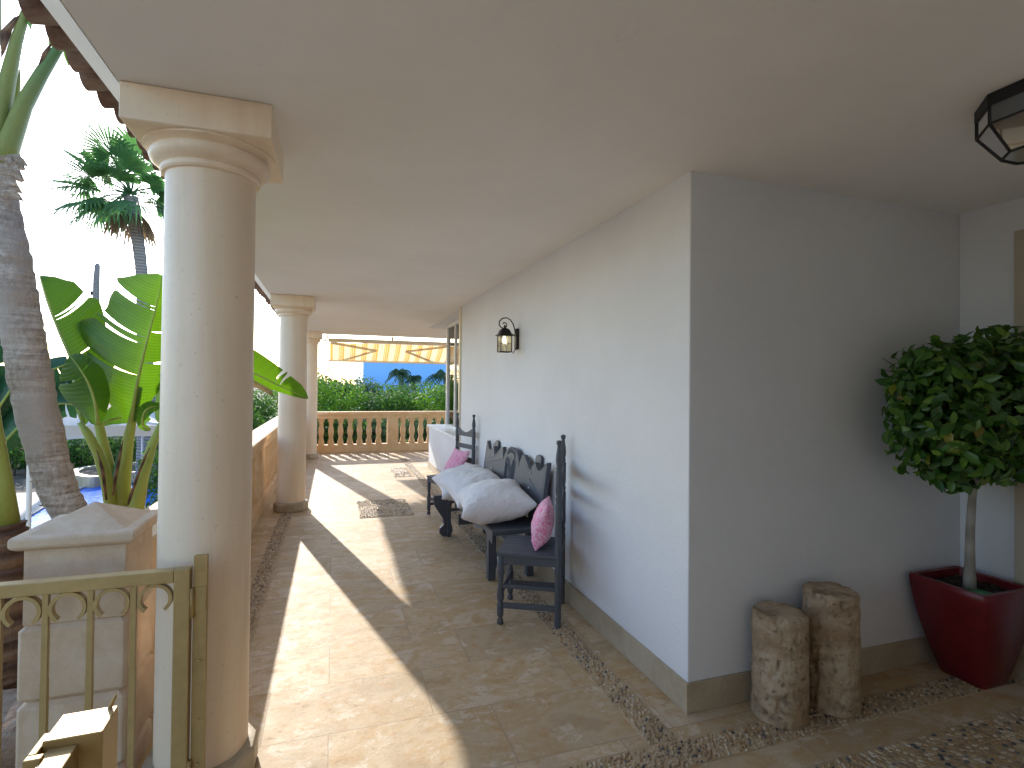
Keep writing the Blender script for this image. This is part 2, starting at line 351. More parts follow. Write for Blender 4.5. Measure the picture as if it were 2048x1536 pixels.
def m_awn():
    k = N('striped_awning_cloth'); sx = k.n('SeparateXYZ'); k.l(k.coord(), sx.inputs[0])
    fr = k.math('FRACT', k.math('MULTIPLY', sx.outputs[0], 1/.24))
    O, Cc, D = (.78, .39, .11), (.86, .67, .38), (.58, .27, .07)
    c = k.ramp(fr, [(0, Cc), (.38, D), (.42, O), (.46, Cc), (.50, O), (.58, D), (.62, Cc), (.66, O), (.74, D), (.78, O), (.84, Cc)], 'CONSTANT')
    d = k.n('BsdfDiffuse'); t = k.n('BsdfTranslucent'); k.l(c, d.inputs[0]); k.l(c, t.inputs[0]); m = k.n('MixShader'); m.inputs[0].default_value = .55
    k.l(d.outputs[0], m.inputs[1]); k.l(t.outputs[0], m.inputs[2]); k.l(m.outputs[0], k.out.inputs[0]); return k.m
M_awn = m_awn()
def m_canopy():
    k = N('white_parasol_cloth'); d = k.n('BsdfDiffuse'); t = k.n('BsdfTranslucent'); d.inputs[0].default_value = (.7, .68, .64, 1); t.inputs[0].default_value = (.6, .57, .5, 1)
    m = k.n('MixShader'); m.inputs[0].default_value = .3; k.l(d.outputs[0], m.inputs[1]); k.l(t.outputs[0], m.inputs[2]); k.l(m.outputs[0], k.out.inputs[0]); return k.m
M_canopy = m_canopy()
def m_water():
    k = N('pool_water'); v = k.coord((1, 1, 1)); h = k.noise(v, 3.5, 3, .5, .6)
    return k.pbr(k.mix(k.noise(v, .8, 2), (.01, .11, .60), (.03, .22, .80)), .15, nrm=k.bump(h, .2, .05), spec=.12)
M_water = m_water()
M_ground = mat_stone('garden_soil', (.10, .075, .05), (.17, .13, .09), (.25, .20, .14), .8, .6, .95, .03, 9)
M_deck = mat_stone('pool_paving', (.42, .37, .31), (.48, .43, .37), (.54, .50, .44), 2, .4, .8, .005, 14)

# ------------------------------------------------------------------ setting
Hc = 2.506; Wx, Wy, Xr = 1.567, 2.10, 3.395
GZ = -1.3
tag(MB().box(-1.02, 3.395, -2.6, 12.42, -.35, 0).build('terrace_floor', M_floor), kind='structure')
tag(MB().box(-1.0, 4.6, -2.6, 12.40, -1.5, -.352).build('terrace_foundation', M_rock), kind='structure')
g = MB(); g.add([(-900,-900,GZ),(900,-900,GZ),(900,900,GZ),(-900,900,GZ)], [(0,1,2,3)])
tag(g.build('ground', M_ground), kind='structure')
def onz(x, y, z):
    d = ray(x, y); return Vector((0, 0, H)) + d*((z-H)/d.z)
# pool: outline of water and the paving round it
dk = MB(); dk.box(-24, -2.2, 5.2, 16.4, GZ-.2, GZ+.012); tag(dk.build('pool_paving', M_deck), kind='structure')
pz = GZ+.02
pts = [onz(x, y, pz) for x, y in [(40, 1060), (75, 1025), (150, 984), (205, 966), (290, 954), (345, 955), (365, 985), (350, 1050), (300, 1105), (190, 1115)]]
def smooth_loop(P, n=8):
    o = []
    m = len(P)
    for i in range(m):
        a, b, c, d = P[i-1], P[i], P[(i+1) % m], P[(i+2) % m]
        for j in range(n):
            t = j/n; o.append(.5*((2*b)+(c-a)*t+(2*a-5*b+4*c-d)*t*t+(3*b-a-3*c+d)*t**3))
    return o
lp = smooth_loop(pts); wm = MB(); wm.add([(p.x, p.y, pz) for p in lp], [tuple(range(len(lp)))])
tag(wm.build('water', M_water), kind='structure')
cen = sum(lp, Vector())/len(lp); cp = MB(); n = len(lp)
vi = [(p.x, p.y, pz+.03) for p in lp]; vo = [(p.x+(p-cen).normalized().x*.3, p.y+(p-cen).normalized().y*.3, pz+.03) for p in lp]; vb = [(p.x, p.y, pz-.1) for p in lp]
vob = [(a[0], a[1], GZ) for a in vo]
cp.add(vi+vo+vb+vob, [(j, (j+1) % n, n+(j+1) % n, n+j) for j in range(n)]+[(j, 2*n+j, 2*n+(j+1) % n, (j+1) % n) for j in range(n)]+[(n+j, n+(j+1) % n, 3*n+(j+1) % n, 3*n+j) for j in range(n)])
tag(cp.build('pool_edge', M_deck), kind='structure')

# pebble inlays in the floor
def dome_template():
    v = [(math.cos(a), math.sin(a), 0) for a in np.arange(8)*PI/4] + [(.72*math.cos(a), .72*math.sin(a), .72) for a in np.arange(8)*PI/4]
    f = [(j, (j+1) % 8, 8+(j+1) % 8, 8+j) for j in range(8)] + [(8, 9, 10, 11), (8, 11, 12, 15), (12, 13, 14, 15)]
    return np.array(v), np.array(f)
TV, TF = dome_template()
def pebbles(rects, name, label, flow=None):
    V = []; Fs = []; o = 0; mm = MB()
    for (x0, x1, y0, y1, sp, ang) in rects:
        mm.box(x0, x1, y0, y1, -.01, .0035)
        nx, ny = int((x1-x0)/sp), int((y1-y0)/(sp*.78))
        for i in range(nx):
            for j in range(ny):
                if random.random() < .06: continue
                cx = x0+(i+.5+random.uniform(-.33, .33)+(j % 2)*.4-.2)*sp; cy = y0+(j+.5+random.uniform(-.3, .3))*sp*.78
                if not (x0+.004 < cx < x1-.004 and y0+.004 < cy < y1-.004): continue
                a = ang + random.gauss(0, .45)
                if flow: a = ang + 1.4*math.sin(cx*3.1)+1.2*math.cos(cy*4)+random.gauss(0, .2)
                L = sp*random.uniform(.36, .60); W = sp*random.uniform(.20, .33); hh = random.uniform(.005, .010)
                P = TV*np.array([L, W, hh]); ca, sa = math.cos(a), math.sin(a)
                Q = np.stack([P[:, 0]*ca-P[:, 1]*sa+cx, P[:, 0]*sa+P[:, 1]*ca+cy, P[:, 2]+.003], 1)
                V.append(Q); Fs.append(TF+o); o += len(TV)
    r = mm.build('pebble_mortar', M_mortar); tag(r, kind='structure')
    return tag(fast_mesh(name, np.concatenate(V), np.concatenate(Fs), M_peb), label, 'pebbles', kind='stuff')
pebbles([(-.555, -.425, 2.0, 10.9, .022, 1.57), (1.27, 1.41, 1.955, 6.0, .022, 1.2), (1.27, 1.41, 6.0, 10.9, .03, 1.2), (.62, 3.39, 1.80, 1.951, .022, .6)],
        'pebble_border', 'narrow bands of small river pebbles edging the stone terrace floor')
pebbles([(1.72, 3.39, .45, 1.655, .026, .3)], 'pebble_field', 'wide carpet of tan and dark pebbles in the floor at lower right', True)
pebbles([(.30, .90, 6.19, 7.09, .030, .3)], 'pebble_panel', 'square pebble panel set in the middle of the floor beyond the bench', True)
pebbles([(.30, 1.10, 11.05, 11.95, .040, .3), (.95, 1.265, 8.75, 9.7, .040, .8)], 'pebble_panel', 'far pebble patches in the floor near the far balustrade and white ledge', True)

# ------------------------------------------------------------------ villa
villa = thing('villa', 'white plastered villa with covered terrace ceiling and corner wall', 'house', (Wx, Wy, 0))
def vp(o): o.location = (-Wx, -Wy, 0); return o
vp(MB().box(Wx, 4.6, Wy, 6.80, 0, Hc+.05).build('wall', M_wall, villa, bevel=.006))
vp(MB().box(Xr, 4.6, -2.6, Wy-.002, 0, Hc+.05).build('wall', M_wall, villa))
vp(MB().box(-1.02, Xr-.002, -1.8, -1.6, 0, Hc+.05).build('wall', M_wall, villa))  # back wall added out of view to keep light out of the alcove
vp(MB().box(-1.02, -.86, -1.598, .15, 0, Hc+.05).build('wall', M_wall, villa))  # unseen side wall, added left of the viewer to darken the alcove
cl = MB().box(-.70, 4.6, -2.8, 11.68, Hc, Hc+.2)
vp(cl.build('ceiling', M_ceil, villa))
ev = MB()
ev.add([(-.702,-2.8,Hc-.002),(-.80,-2.8,Hc+.065),(-.80,-2.8,Hc+.2),(-.702,-2.8,Hc+.2),(-.702,11.76,Hc-.002),(-.80,11.80,Hc+.065),(-.80,11.80,Hc+.2),(-.702,11.76,Hc+.2)],
       [(0,1,5,4),(1,2,6,5),(2,3,7,6),(3,0,4,7),(3,2,1,0),(4,5,6,7)])
ev.add([(-.70,11.682,Hc-.002),(4.6,11.682,Hc-.002),(4.6,11.78,Hc+.065),(-.70,11.78,Hc+.065),(-.70,11.682,Hc+.2),(4.6,11.682,Hc+.2),(4.6,11.78,Hc+.2),(-.70,11.78,Hc+.2)],
       [(0,1,2,3),(3,2,6,7),(0,4,5,1),(1,5,6,2),(4,7,6,5),(0,3,7,4)])
vp(ev.build('eave_moulding', M_ceil, villa))
rt = MB()
def tile(px, py, dx, dy, z0, z1, rad, up=True):
    # half-round clay tile from eave end to inside end
    k = 8; L = .5; vs = []
    for (t, z) in ((0, z0), (L, z1)):
        for q in (rad, rad-.012):
            for j in range(k+1):
                a = PI*j/k; off = math.cos(a)*q; hh = math.sin(a)*q*.8*(1 if up else -1)
                vs.append((px+dx*t+(-dy)*off, py+dy*t+dx*off, z+hh))
    m = k+1; fs = []
    for j in range(k):
        fs += [(j, j+1, 2*m+j+1, 2*m+j), (m+j, 3*m+j, 3*m+j+1, m+j+1), (j, m+j, m+j+1, j+1), (2*m+j, 2*m+j+1, 3*m+j+1, 3*m+j)]
    rt.add(vs, fs)
y = -2.7; i = 0
while y < 12.2:
    j = random.uniform(-.012, .012)
    tile(-.90+j, y, 1, 0, 2.655, 2.74, .062, False); tile(-.885+j, y+.0675, 1, 0, 2.66, 2.745, .062, True); y += .135
x = -.8
while x < 4.6:
    j = random.uniform(-.012, .012)
    tile(x, 12.35+j, 0, -1, 2.62, 2.72, .062, False); tile(x+.0675, 12.34+j, 0, -1, 2.625, 2.725, .062, True); x += .135
rt.add([(-.86,-2.8,2.66),(4.6,-2.8,4.0),(4.6,12.3,4.0),(-.86,12.3,2.66)], [(0,1,2,3)])
rt.box(-.70, 4.6, 11.79, 12.3, 2.655, 2.665)
vp(rt.build('roof_tiles', M_rooftile, villa, smooth=False))
sk = MB().box(Wx-.014, Wx, Wy-.014, 6.80, 0, .138).box(Wx, Xr, Wy-.014, Wy, 0, .138).box(Xr-.014, Xr, -2.6, Wy-.016, 0, .138)
vp(sk.build('skirting', M_skirt, villa, bevel=.002))
# door surround on the right-hand wall
ds = MB().box(Xr-.03, Xr, 1.70, 1.825, .14, 2.33).box(Xr-.034, Xr, .8, 1.70, 2.19, 2.33).box(Xr-.034, Xr, .66, .8, .14, 2.33)
vp(ds.build('door_surround', M_door, villa, bevel=.005))
# low ledge wall with window
lw = MB().box(1.625, 4.6, 6.802, 9.55, 0, .735)
vp(lw.build('ledge_wall', M_wall, villa, bevel=.004))
vp(MB().box(1.59, 4.6, 6.804, 9.60, .737, .775).build('ledge', M_white, villa, bevel=.006))
vp(MB().box(1.611, 1.625, 6.81, 9.55, 0, .12).box(1.611, 4.6, 9.551, 9.564, 0, .12).build('skirting', M_skirt, villa))
wn = MB(); z0, z1 = .776, 2.44
wn.box(1.80, 1.87, 8.88, 8.95, z0, Hc-.002); wn.box(1.80, 1.86, 6.86, 8.88, z0, z0+.05); wn.box(1.80, 1.86, 6.86, 8.88, z1, z1+.05)
wn.box(1.80, 1.86, 6.804, 6.86, z0, Hc-.002); wn.box(1.87, 4.5, 8.89, 8.94, z0, z0+.05); wn.box(1.87, 4.5, 8.89, 8.94, z1, z1+.05)
wn.box(1.81, 1.85, 8.30, 8.36, z0+.05, z1)
wf = vp(wn.build('window', M_white, villa, bevel=.004)); 
gl = MB().box(1.828, 1.834, 6.86, 8.88, z0+.05, z1).box(1.87, 4.5, 8.912, 8.918, z0+.05, z1)
gl.build('pane', M_glass, wf)
sh = MB().box(1.90, 1.93, 8.42, 8.85, z0+.05, z1).box(1.893, 1.937, 8.42, 8.44, z0+.05, z1).box(1.885, 1.9, 8.8, 8.83, 1.2, 1.26).box(1.885, 1.9, 8.8, 8.83, 2.0, 2.06)
sh.build('shutter', M_ceil, wf)
vp(MB().box(1.60, 4.6, 6.81, 9.5, z1+.052, Hc-.003).build('lintel', M_wall, villa))
tr = MB().box(1.545, 1.60, 6.802, 6.86, 0, Hc-.002).box(1.60, 1.795, 6.802, 6.85, .78, Hc-.004)
vp(tr.build('corner_trim', M_cream, villa, bevel=.004))
vp(MB().box(4.5, 4.6, 6.81, 9.5, .78, 2.44).build('wall', M_wall, villa))

# columns
cap = thing('column', '', 'column', (-.459, 2.337, 0), group='round columns along the terrace edge')
sh = [(.158, .10)] + [(.158-.004*t*t, .1+2.19*t) for t in (0.02, .25, .5, .75, 1)]
MB().lathe(sh, 64).build('shaft', M_col, cap, ang=40)
MB().lathe([(.190, 0), (.196, .01), (.196, .085), (.188, .10), (.17, .104), (.10, .104)], 12, cap=True).build('base', M_skirt, cap, ang=25)
pr_ = [(.15, 2.275), (.166, 2.277), (.172, 2.284), (.172, 2.296), (.166, 2.302), (.170, 2.306), (.188, 2.312), (.203, 2.325), (.208, 2.340), (.204, 2.354), (.196, 2.359), (.205, 2.366), (.226, 2.372), (.228, 2.384), (.1, 2.384)]
MB().lathe(pr_, 64).box(-.2345, .2345, -.2345, .2345, 2.379, Hc-.001, bev=.004).build('capital', M_col, cap, ang=35)
cap['label'] = 'large round cream column nearest the gate, filling the left foreground'
dup(cap, (-.459, 6.853, 0), 0, 'middle round cream column with the large leaf hanging in front')
dup(cap, (-.459, 11.369, 0), 0, 'farthest round cream column, beside the end of the awning')

# balustrades
def bal_prof():
    return [(.066, .16), (.066, .215), (.058, .235), (.045, .30), (.040, .335), (.046, .345), (.055, .40), (.060, .445), (.056, .50), (.042, .56), (.040, .60), (.047, .625), (.044, .64), (.066, .675), (.068, .73)]
def balustrade(label, x0, x1, xs, piers, loc, rz):
    t = thing('balustrade', label, 'balustrade', loc, rz, 'stone balustrades round the terrace')
    MB().box(x0, x1, -.13, .13, .80, .875, bev=.012).box(x0, x1, -.105, .105, .728, .80).build('top_rail', M_sand, t, bevel=.004)
    MB().box(x0, x1, -.115, .115, 0, .162).build('bottom_rail', M_sand, t, bevel=.006)
    b = MB().lathe(bal_prof(), 16, sq=True, cap=True).build('baluster', M_sand, None, bevel=0)
    first = True
    for x in xs:
        o = b if first else b.copy()
        if not first: C.objects.link(o)
        first = False; o.parent = t; o.location = (x, 0, 0)
    for (a, c) in piers: MB().box(a, c, -.10, .10, .16, .73).build('pier', M_sand, t, bevel=.004)
    return t
xs = [-.24, -.04, .158, .358, .56, .762, .965, 1.50, 1.70, 1.90, 2.10, 2.30, 2.50, 2.70, 2.90, 3.10, 3.30]
balustrade('sandstone balustrade closing the far end of the terrace', -1.0, 4.0, [x for x in xs], [(1.15, 1.39), (-.60, -.36), (3.4, 3.7)], (0, 12.28, 0), 0)
n = int((12.0-2.8)/.2)
balustrade('long sandstone balustrade along the left side behind the columns', 3.80, 12.16, [3.95+.2*i for i in range(n-4) if not (6.70 < 3.95+.2*i < 7.0)], [(6.74, 6.98)], (-.865, 0, 0), PI/2)

MB().box(2.68, 3.79, -.11, .11, 0, .80, bev=.01).build('pier', M_sand, [o for o in C.objects if o.get('label', '').startswith('long sandstone')][0], bevel=.004)
# gate pier with pyramid cap
pl = thing('gate_pillar', 'square stone gate pillar with pyramid cap beside the near column', 'pillar', (-.866, 2.47, 0))
p = MB(); zs = [-1.3, -.71, -.44, -.17, .10, .37, .64]
for a, b in zip(zs[:-1], zs[1:]):
    c = .022
    p.lathe([(.150, a), (.150, a+.004), (.150+c*.9, a+.02), (.150+c*.9, b-.02), (.150, b-.004), (.150, b)], 4, sq=True, cap=False)
p.v = [tuple(v) for v in p.v]
p2 = MB()
for a, b in zip(zs[:-1], zs[1:]): p2.box(-.163, .163, -.163, .163, a, b, bev=.018)
p2.box(-.152, .152, -.152, .152, .640, .905)
p2.build('shaft', M_pier, pl, bevel=.003)
MB().lathe([(.165, .905), (.178, .913), (.185, .922), (.185, .948), (.179, .955), (.15, .957)], 4, sq=True).add([(-.145,-.145,.957),(.145,-.145,.957),(.145,.145,.957),(-.145,.145,.957),(0,0,1.035)], [(0,1,4),(1,2,4),(2,3,4),(3,0,4)]).build('cap', M_pier, pl, bevel=.004)
# retaining rock wall left of pillar
rw = MB(); random.seed(3)
def rock(mb, c, s, seed):
    vs = []; fs = []; nu, nv = 10, 6
    for i in range(nv+1):
        th = PI*i/nv
        for j in range(nu):
            ph = 2*PI*j/nu; d = Vector((math.sin(th)*math.cos(ph), math.sin(th)*math.sin(ph), math.cos(th)))
            e = Vector([math.copysign(abs(q)**.6, q) for q in d])
            k = 1+.22*noise.noise(d*1.7+Vector((seed, 0, 0)))
            vs.append(Vector((e.x*s[0], e.y*s[1], e.z*s[2]))*k+Vector(c))
    for i in range(nv):
        for j in range(nu): fs.append((i*nu+j, (i+1)*nu+j, (i+1)*nu+(j+1) % nu, i*nu+(j+1) % nu))
    mb.add(vs, fs)
for i in range(9):
    for j in range(8):
        rock(rw, (-1.16-i*.22+random.uniform(-.05, .05), 2.55+random.uniform(-.03, .03), -1.22+j*.19+random.uniform(-.04, .04)), (random.uniform(.10, .15), .12, random.uniform(.085, .12)), i*9+j)
rw.box(-3.1, -1.05, 2.56, 2.9, -1.3, .16)
tag(rw.build('rock_wall', M_rock, ang=50), 'rough reddish rock retaining wall left of the gate pillar', 'wall')

# gate
GY = 2.08
gt = thing('metal_gate', 'olive gold metal gate with a row of rings, hinged on the column', 'gate', (-.45, GY, 0))
gx0, gx1, zt = -1.75, 0, .868
fr = MB().box(gx1-.048, gx1, -.02, .02, .03, zt).box(gx0, gx1-.048, -.02, .02, zt-.042, zt).box(gx0, gx1-.048, -.02, .02, .10, .14).box(gx0, gx0+.05, -.02, .02, .03, zt-.042)
fr.build('frame', M_gold, gt, bevel=.003)
k = 0
xb = [-.166-.1185*i for i in range(13)]
def twisted(mb, x, z0, z1, s, turns):
    n = int(abs(z1-z0)/.012); v = []; f = []
    for i in range(n+1):
        t = i/n; a = turns*2*PI*t
        for j in range(4):
            q = a+PI/4+j*PI/2; v.append((x+s*math.cos(q), s*math.sin(q), z0+(z1-z0)*t))
    for i in range(n):
        for j in range(4): f.append((i*4+j, i*4+(j+1) % 4, i*4+4+(j+1) % 4, i*4+4+j))
    mb.add(v, f)
for x in xb:
    b = MB().box(x-.008, x+.008, -.008, .008, .55, zt-.042); twisted(b, x, .30, .55, .0125, 5); b.box(x-.008, x+.008, -.008, .008, .14, .30)
    b.build('bar', M_gold, gt)
def ring(xc, zc, R, wd):
    v = []; f = []; n = 26
    for i in range(n+1):
        a = math.radians(-52)+math.radians(284)*i/n
        for (rr, yy) in ((R, -wd), (R, wd), (R-.011, wd), (R-.011, -wd)): v.append((xc+rr*math.cos(a), yy, zc+rr*math.sin(a)))
    for i in range(n):
        for j in range(4): f.append((i*4+j, i*4+(j+1) % 4, i*4+4+(j+1) % 4, i*4+4+j))
    f += [(0,1,2,3), (4*n+3, 4*n+2, 4*n+1, 4*n)]
    return MB().add(v, f)
for i in range(13):
    xc = -.107-.1185*i
    if i == 0: xc = -.104
    ring(xc, zt-.042-.052, .051, .011).build('ring', M_gold, gt)
hp = MB().box(.006, .048, .0, .020, -.02, .905).build('hinge_plate', M_gold, gt, bevel=.002)
for zz in (.70, .12): MB().lathe([(.009, zz), (.009, zz+.1)], 12, Matrix.Translation((.003, -.008, 0))).build('hinge', M_gold, gt, smooth=True)
for z in (.86, .78, .55, .35, .2): MB().lathe([(.005, 0), (.005, .003), (.001, .004)], 10, Matrix.Translation((.028, -.004, z)) @ Matrix.Rotation(PI/2, 4, 'X')).build('bolt', M_gold, gt)
MB().box(.008, .046, -.004, .0, .72, .80).build('hinge_leaf', M_gold, gt, bevel=.001)

# second gate leaf standing open towards the viewer
g2 = thing('open_gate_leaf', 'open leaf of the olive gold gate, its square post end in the foreground', 'gate', (-.41, 1.135, 0), math.radians(2))
MB().box(-.042, .042, -.04, .04, -.0, .90).build('end_post', M_gold, g2, bevel=.002)
for zz in (.845, .10): MB().box(-.034, .008, -1.3, -.04, zz, zz+.042).build('rail', M_gold, g2, bevel=.002)
MB().box(-.054, -.042, -.06, .0, .80, .893).box(-.054, -.030, -.075, -.06, .80, .893).build('latch', M_gold, g2, bevel=.002)
tb = MB().lathe([(.004, 0), (.003, .02), (.001, .026)], 8, Matrix.Translation((.03, .035, .90)) @ Matrix.Rotation(.4, 4, 'Y')); tb.build('pin', M_gold, g2)
for i in range(8):
    b = MB(); b.box(-.022, -.004, -.16-.118*i, -.142-.118*i, .14, .845); b.build('bar', M_gold, g2)

# ------------------------------------------------------------------ furniture
def turned(h0, h1, s=1.0):
    L = h1-h0; P = [(.014, 0), (.019, .01), (.021, .04), (.016, .075), (.012, .10), (.020, .12), (.021, .16), (.021, .30), (.014, .32), (.022, .36), (.024, .42), (.017, .54), (.0145, .60), (.021, .63), (.0145, .655), (.021, .68), (.018, .70), (.022, .74), (.022, 1.0)]
    return [(r*s, h0+L*t) for r, t in P]
def make_chair():
    t = thing('chair', '', 'chair', (0, 0, 0), 0, 'dark wooden chairs at the ends of the bench')
    st = MB()
    for i in range(6): st.box(-.205, .20, -.212+i*.0707, -.212+i*.0707+.0695, .425, .447, bev=.003)
    st.build('seat', M_wood, t)
    MB().box(-.19, .19, -.205, -.185, .375, .4245).box(-.19, .19, .185, .205, .375, .4245).box(-.195, -.175, -.185, .185, .375, .4245).build('seat_frame', M_wood, t, bevel=.003)
    for s in (-1, 1):
        MB().lathe(turned(0, .426), 14, Matrix.Translation((-.18, s*.195, 0))).build('leg', M_wood, t, smooth=True)
    for s in (-1, 1):
        P = [(.019, 0), (.021, .01), (.021, .43), (.022, .47), (.017, .49), (.021, .50), (.021, .515), (.016, .53), (.023, .56), (.021, .66), (.0225, .76), (.017, .775), (.021, .785), (.021, .80), (.017, .81), (.022, .84), (.021, .90), (.0225, .965), (.016, .975), (.021, .985), (.016, .995), (.0215, 1.03), (.019, 1.07), (.013, 1.105), (.011, 1.125), (.017, 1.135), (.018, 1.15), (.012, 1.158)]
        MB().lathe(P, 14, Matrix.Translation((.18, s*.195, 0))).build('leg', M_wood, t, smooth=True)
    MB().box(-.17, .17, -.203, -.187, .10, .135).box(-.17, .17, .187, .203, .10, .135).box(-.185, -.17, -.18, .18, .17, .205).box(.17, .185, -.18, .18, .17, .20).box(-.17, .17, -.203, -.187, .225, .25).build('stretcher', M_wood, t, bevel=.003)
    def slat(zb, zt_, dip):
        n = 12; poly = [(-.18, zb)]+[(.18, zb)]+[(.18-.36*i/n, zt_-dip*math.sin(PI*i/n)) for i in range(n+1)]
        return MB().prism(poly, lambda a, b: (.172, a, b), lambda a, b: (.188, a, b))
    slat(.90, 1.0, .055).build('back_slat', M_wood, t); slat(.76, .81, .0).build('back_slat', M_wood, t); slat(.60, .66, .0).build('back_slat', M_wood, t)
    return t
ch = make_chair(); ch.location = (1.262, 3.318, 0); ch.rotation_euler = (0, 0, math.radians(-27.5))
ch['label'] = 'dark wooden chair nearest the viewer, its tall turned back against the wall'
dup(ch, (1.285, 6.03, 0), math.radians(15.5), 'dark wooden chair at the far end of the bench, beside the white ledge')

# bench
bn = thing('bench', 'charcoal wooden bench with carved scalloped backrest against the wall', 'bench', (1.29, 4.55, 0))
def bl(o): o.location = (-1.29, -4.55, 0); return o
BY0, BY1 = 3.72, 5.42
bl(MB().box(1.10, 1.49, BY0, BY1, .405, .445, bev=.008).build('seat', M_wood, bn))
# scalloped apron
ap = [(BY0+.10, .404)]
def aprof(t):
    return .404-.035-.055*abs(math.cos(t*PI*3))**1.5
poly = [(BY0+.12, .404)]+[(BY0+.12+(BY1-BY0-.24)*i/36, aprof(i/36)) for i in range(37)]+[(BY1-.12, .404)]
bl(MB().prism(poly, lambda a, b: (1.135, a, b), lambda a, b: (1.155, a, b)).build('apron', M_wood, bn))
for (x, yy) in ((1.17, 3.98), (1.17, 5.25)):
    if yy < 4.5:
        bl(MB().box(x-.03, x+.03, yy-.03, yy+.03, 0, .404, bev=.004).prism([(yy-.13, .404), (yy-.03, .404), (yy-.03, .30), (yy-.055, .33), (yy-.06, .36), (yy-.09, .365)], lambda a, b: (x-.012, a, b), lambda a, b: (x+.012, a, b)).build('leg', M_wood, bn))
    else:
        sc_ = [(.10, 0), (.03, 0), (.0, .03), (.0, .08), (.04, .12), (.04, .16), (.0, .22), (-.05, .30), (-.07, .38), (-.06, .404), (.14, .404), (.12, .32), (.09, .25), (.09, .17), (.12, .10), (.13, .05)]
        bl(MB().prism([(yy+.05-a, b) for a, b in sc_], lambda a, b: (x-.09, a, b), lambda a, b: (x-.055, a, b)).prism([(x-.16+a, b) for a, b in sc_], lambda a, b: (a, yy+.022, b), lambda a, b: (a, yy-.022, b)).build('leg', M_wood, bn))
for yy in (3.98, 5.25):
    bl(MB().box(1.455, 1.51, yy-.03, yy+.03, 0, .404, bev=.004).build('leg', M_wood, bn))
bl(MB().box(1.20, 1.455, 3.965, 3.995, .10, .20, bev=.004).box(1.20, 1.455, 5.235, 5.265, .10, .20, bev=.004).box(1.468, 1.495, 4.01, 5.22, .12, .19).build('stretcher', M_wood, bn))
# backrest outline (half), mirrored about the centre
c0 = 4.50; hw = .82
half = [(1.0, .51), (1.0, .88), (1.0, .915), (.985, .927), (.955, .908), (.89, .862), (.80, .843), (.75, .865), (.71, .893), (.68, .895), (.655, .87), (.61, .822), (.56, .835), (.50, .865), (.42, .902), (.365, .919), (.33, .917), (.305, .88), (.27, .828), (.25, .85), (.20, .90), (.13, .932), (.06, .942), (0, .944)]
half = [(a, b+.05) for a, b in half]
poly = [(c0-hw*a, b) for a, b in half]+[(c0+hw*a, b) for a, b in reversed(half[:-1])]
def bx(z, o): return 1.452+(z-.56)*.13+o
bk = MB(); bk.prism(poly, lambda a, b: (bx(b, 0), a, b-.05), lambda a, b: (bx(b, .038), a, b-.05))
bko = bl(bk.build('backrest', M_wood, bn, bevel=.004))
rim = MB(); pts_ = [(bx(b, -.001), c0+(a-c0)*.965, b-.05-.018) for a, b in poly]
rim.tube(pts_, .0035, 6); rim.build('carved_line', M_wood, bko)
em = MB()
def P3(a, b): return (bx(b+.05, -.002), c0-a, b)
for pl_ in ([(-.09, .86), (.09, .86), (.10, .70), (.06, .60), (0, .55), (-.06, .60), (-.10, .70), (-.09, .86)], [(-.065, .84), (.065, .84), (.07, .70), (.04, .62), (0, .58), (-.04, .62), (-.07, .70), (-.065, .84)],
            [(-.07, .83), (.06, .62)], [(-.04, .83), (.065, .66)], [(.07, .83), (-.05, .63)], [(-.10, .87), (-.08, .92), (-.04, .945), (0, .95), (.04, .945), (.08, .92), (.10, .87)],
            [(-.06, .89), (-.045, .915)], [(-.03, .90), (-.022, .93)], [(0, .90), (0, .935)], [(.03, .90), (.022, .93)], [(.06, .89), (.045, .915)],
            [(-.13, .84), (-.12, .60), (-.05, .52), (0, .50)], [(.13, .84), (.12, .60), (.05, .52), (0, .50)],
            ):
    em.tube([P3(a, b) for a, b in pl_], .005, 6)
em.build('carved_emblem', M_wood, bko)
for q in ([(-.76, .72), (-.30, .80)], [(.74, .66), (.50, .76)], [(.76, .60), (.66, .52)]): MB().tube([P3(a, b) for a, b in q], .004, 6).build('carved_line', M_wood, bko)
studs = MB()
for (a, b) in ((-.52, .81), (-.52, .69), (-.52, .58), (.52, .81), (.52, .69), (.52, .58)):
    q = P3(a, b); studs.lathe([(.009, 0), (.008, .005), (.004, .009), (.001, .01)], 10, Matrix.Translation(q) @ Matrix.Rotation(-PI/2, 4, 'Y'))
studs.build('stud', M_white, bko, smooth=True)
for yy in (3.95, 5.09):
    n = 10; pp = [(yy-.06, .40), (yy-.06, .925)]+[(yy-.06*math.cos(PI*i/n), .925+.025*math.sin(PI*i/n)) for i in range(1, n)]+[(yy+.06, .925), (yy+.06, .40)]
    bl(MB().prism(pp, lambda a, b: (bx(b, .040), a, b-.0), lambda a, b: (min(bx(b, .075), 1.562), a, b-.0)).build('back_post', M_wood, bn, bevel=.004))

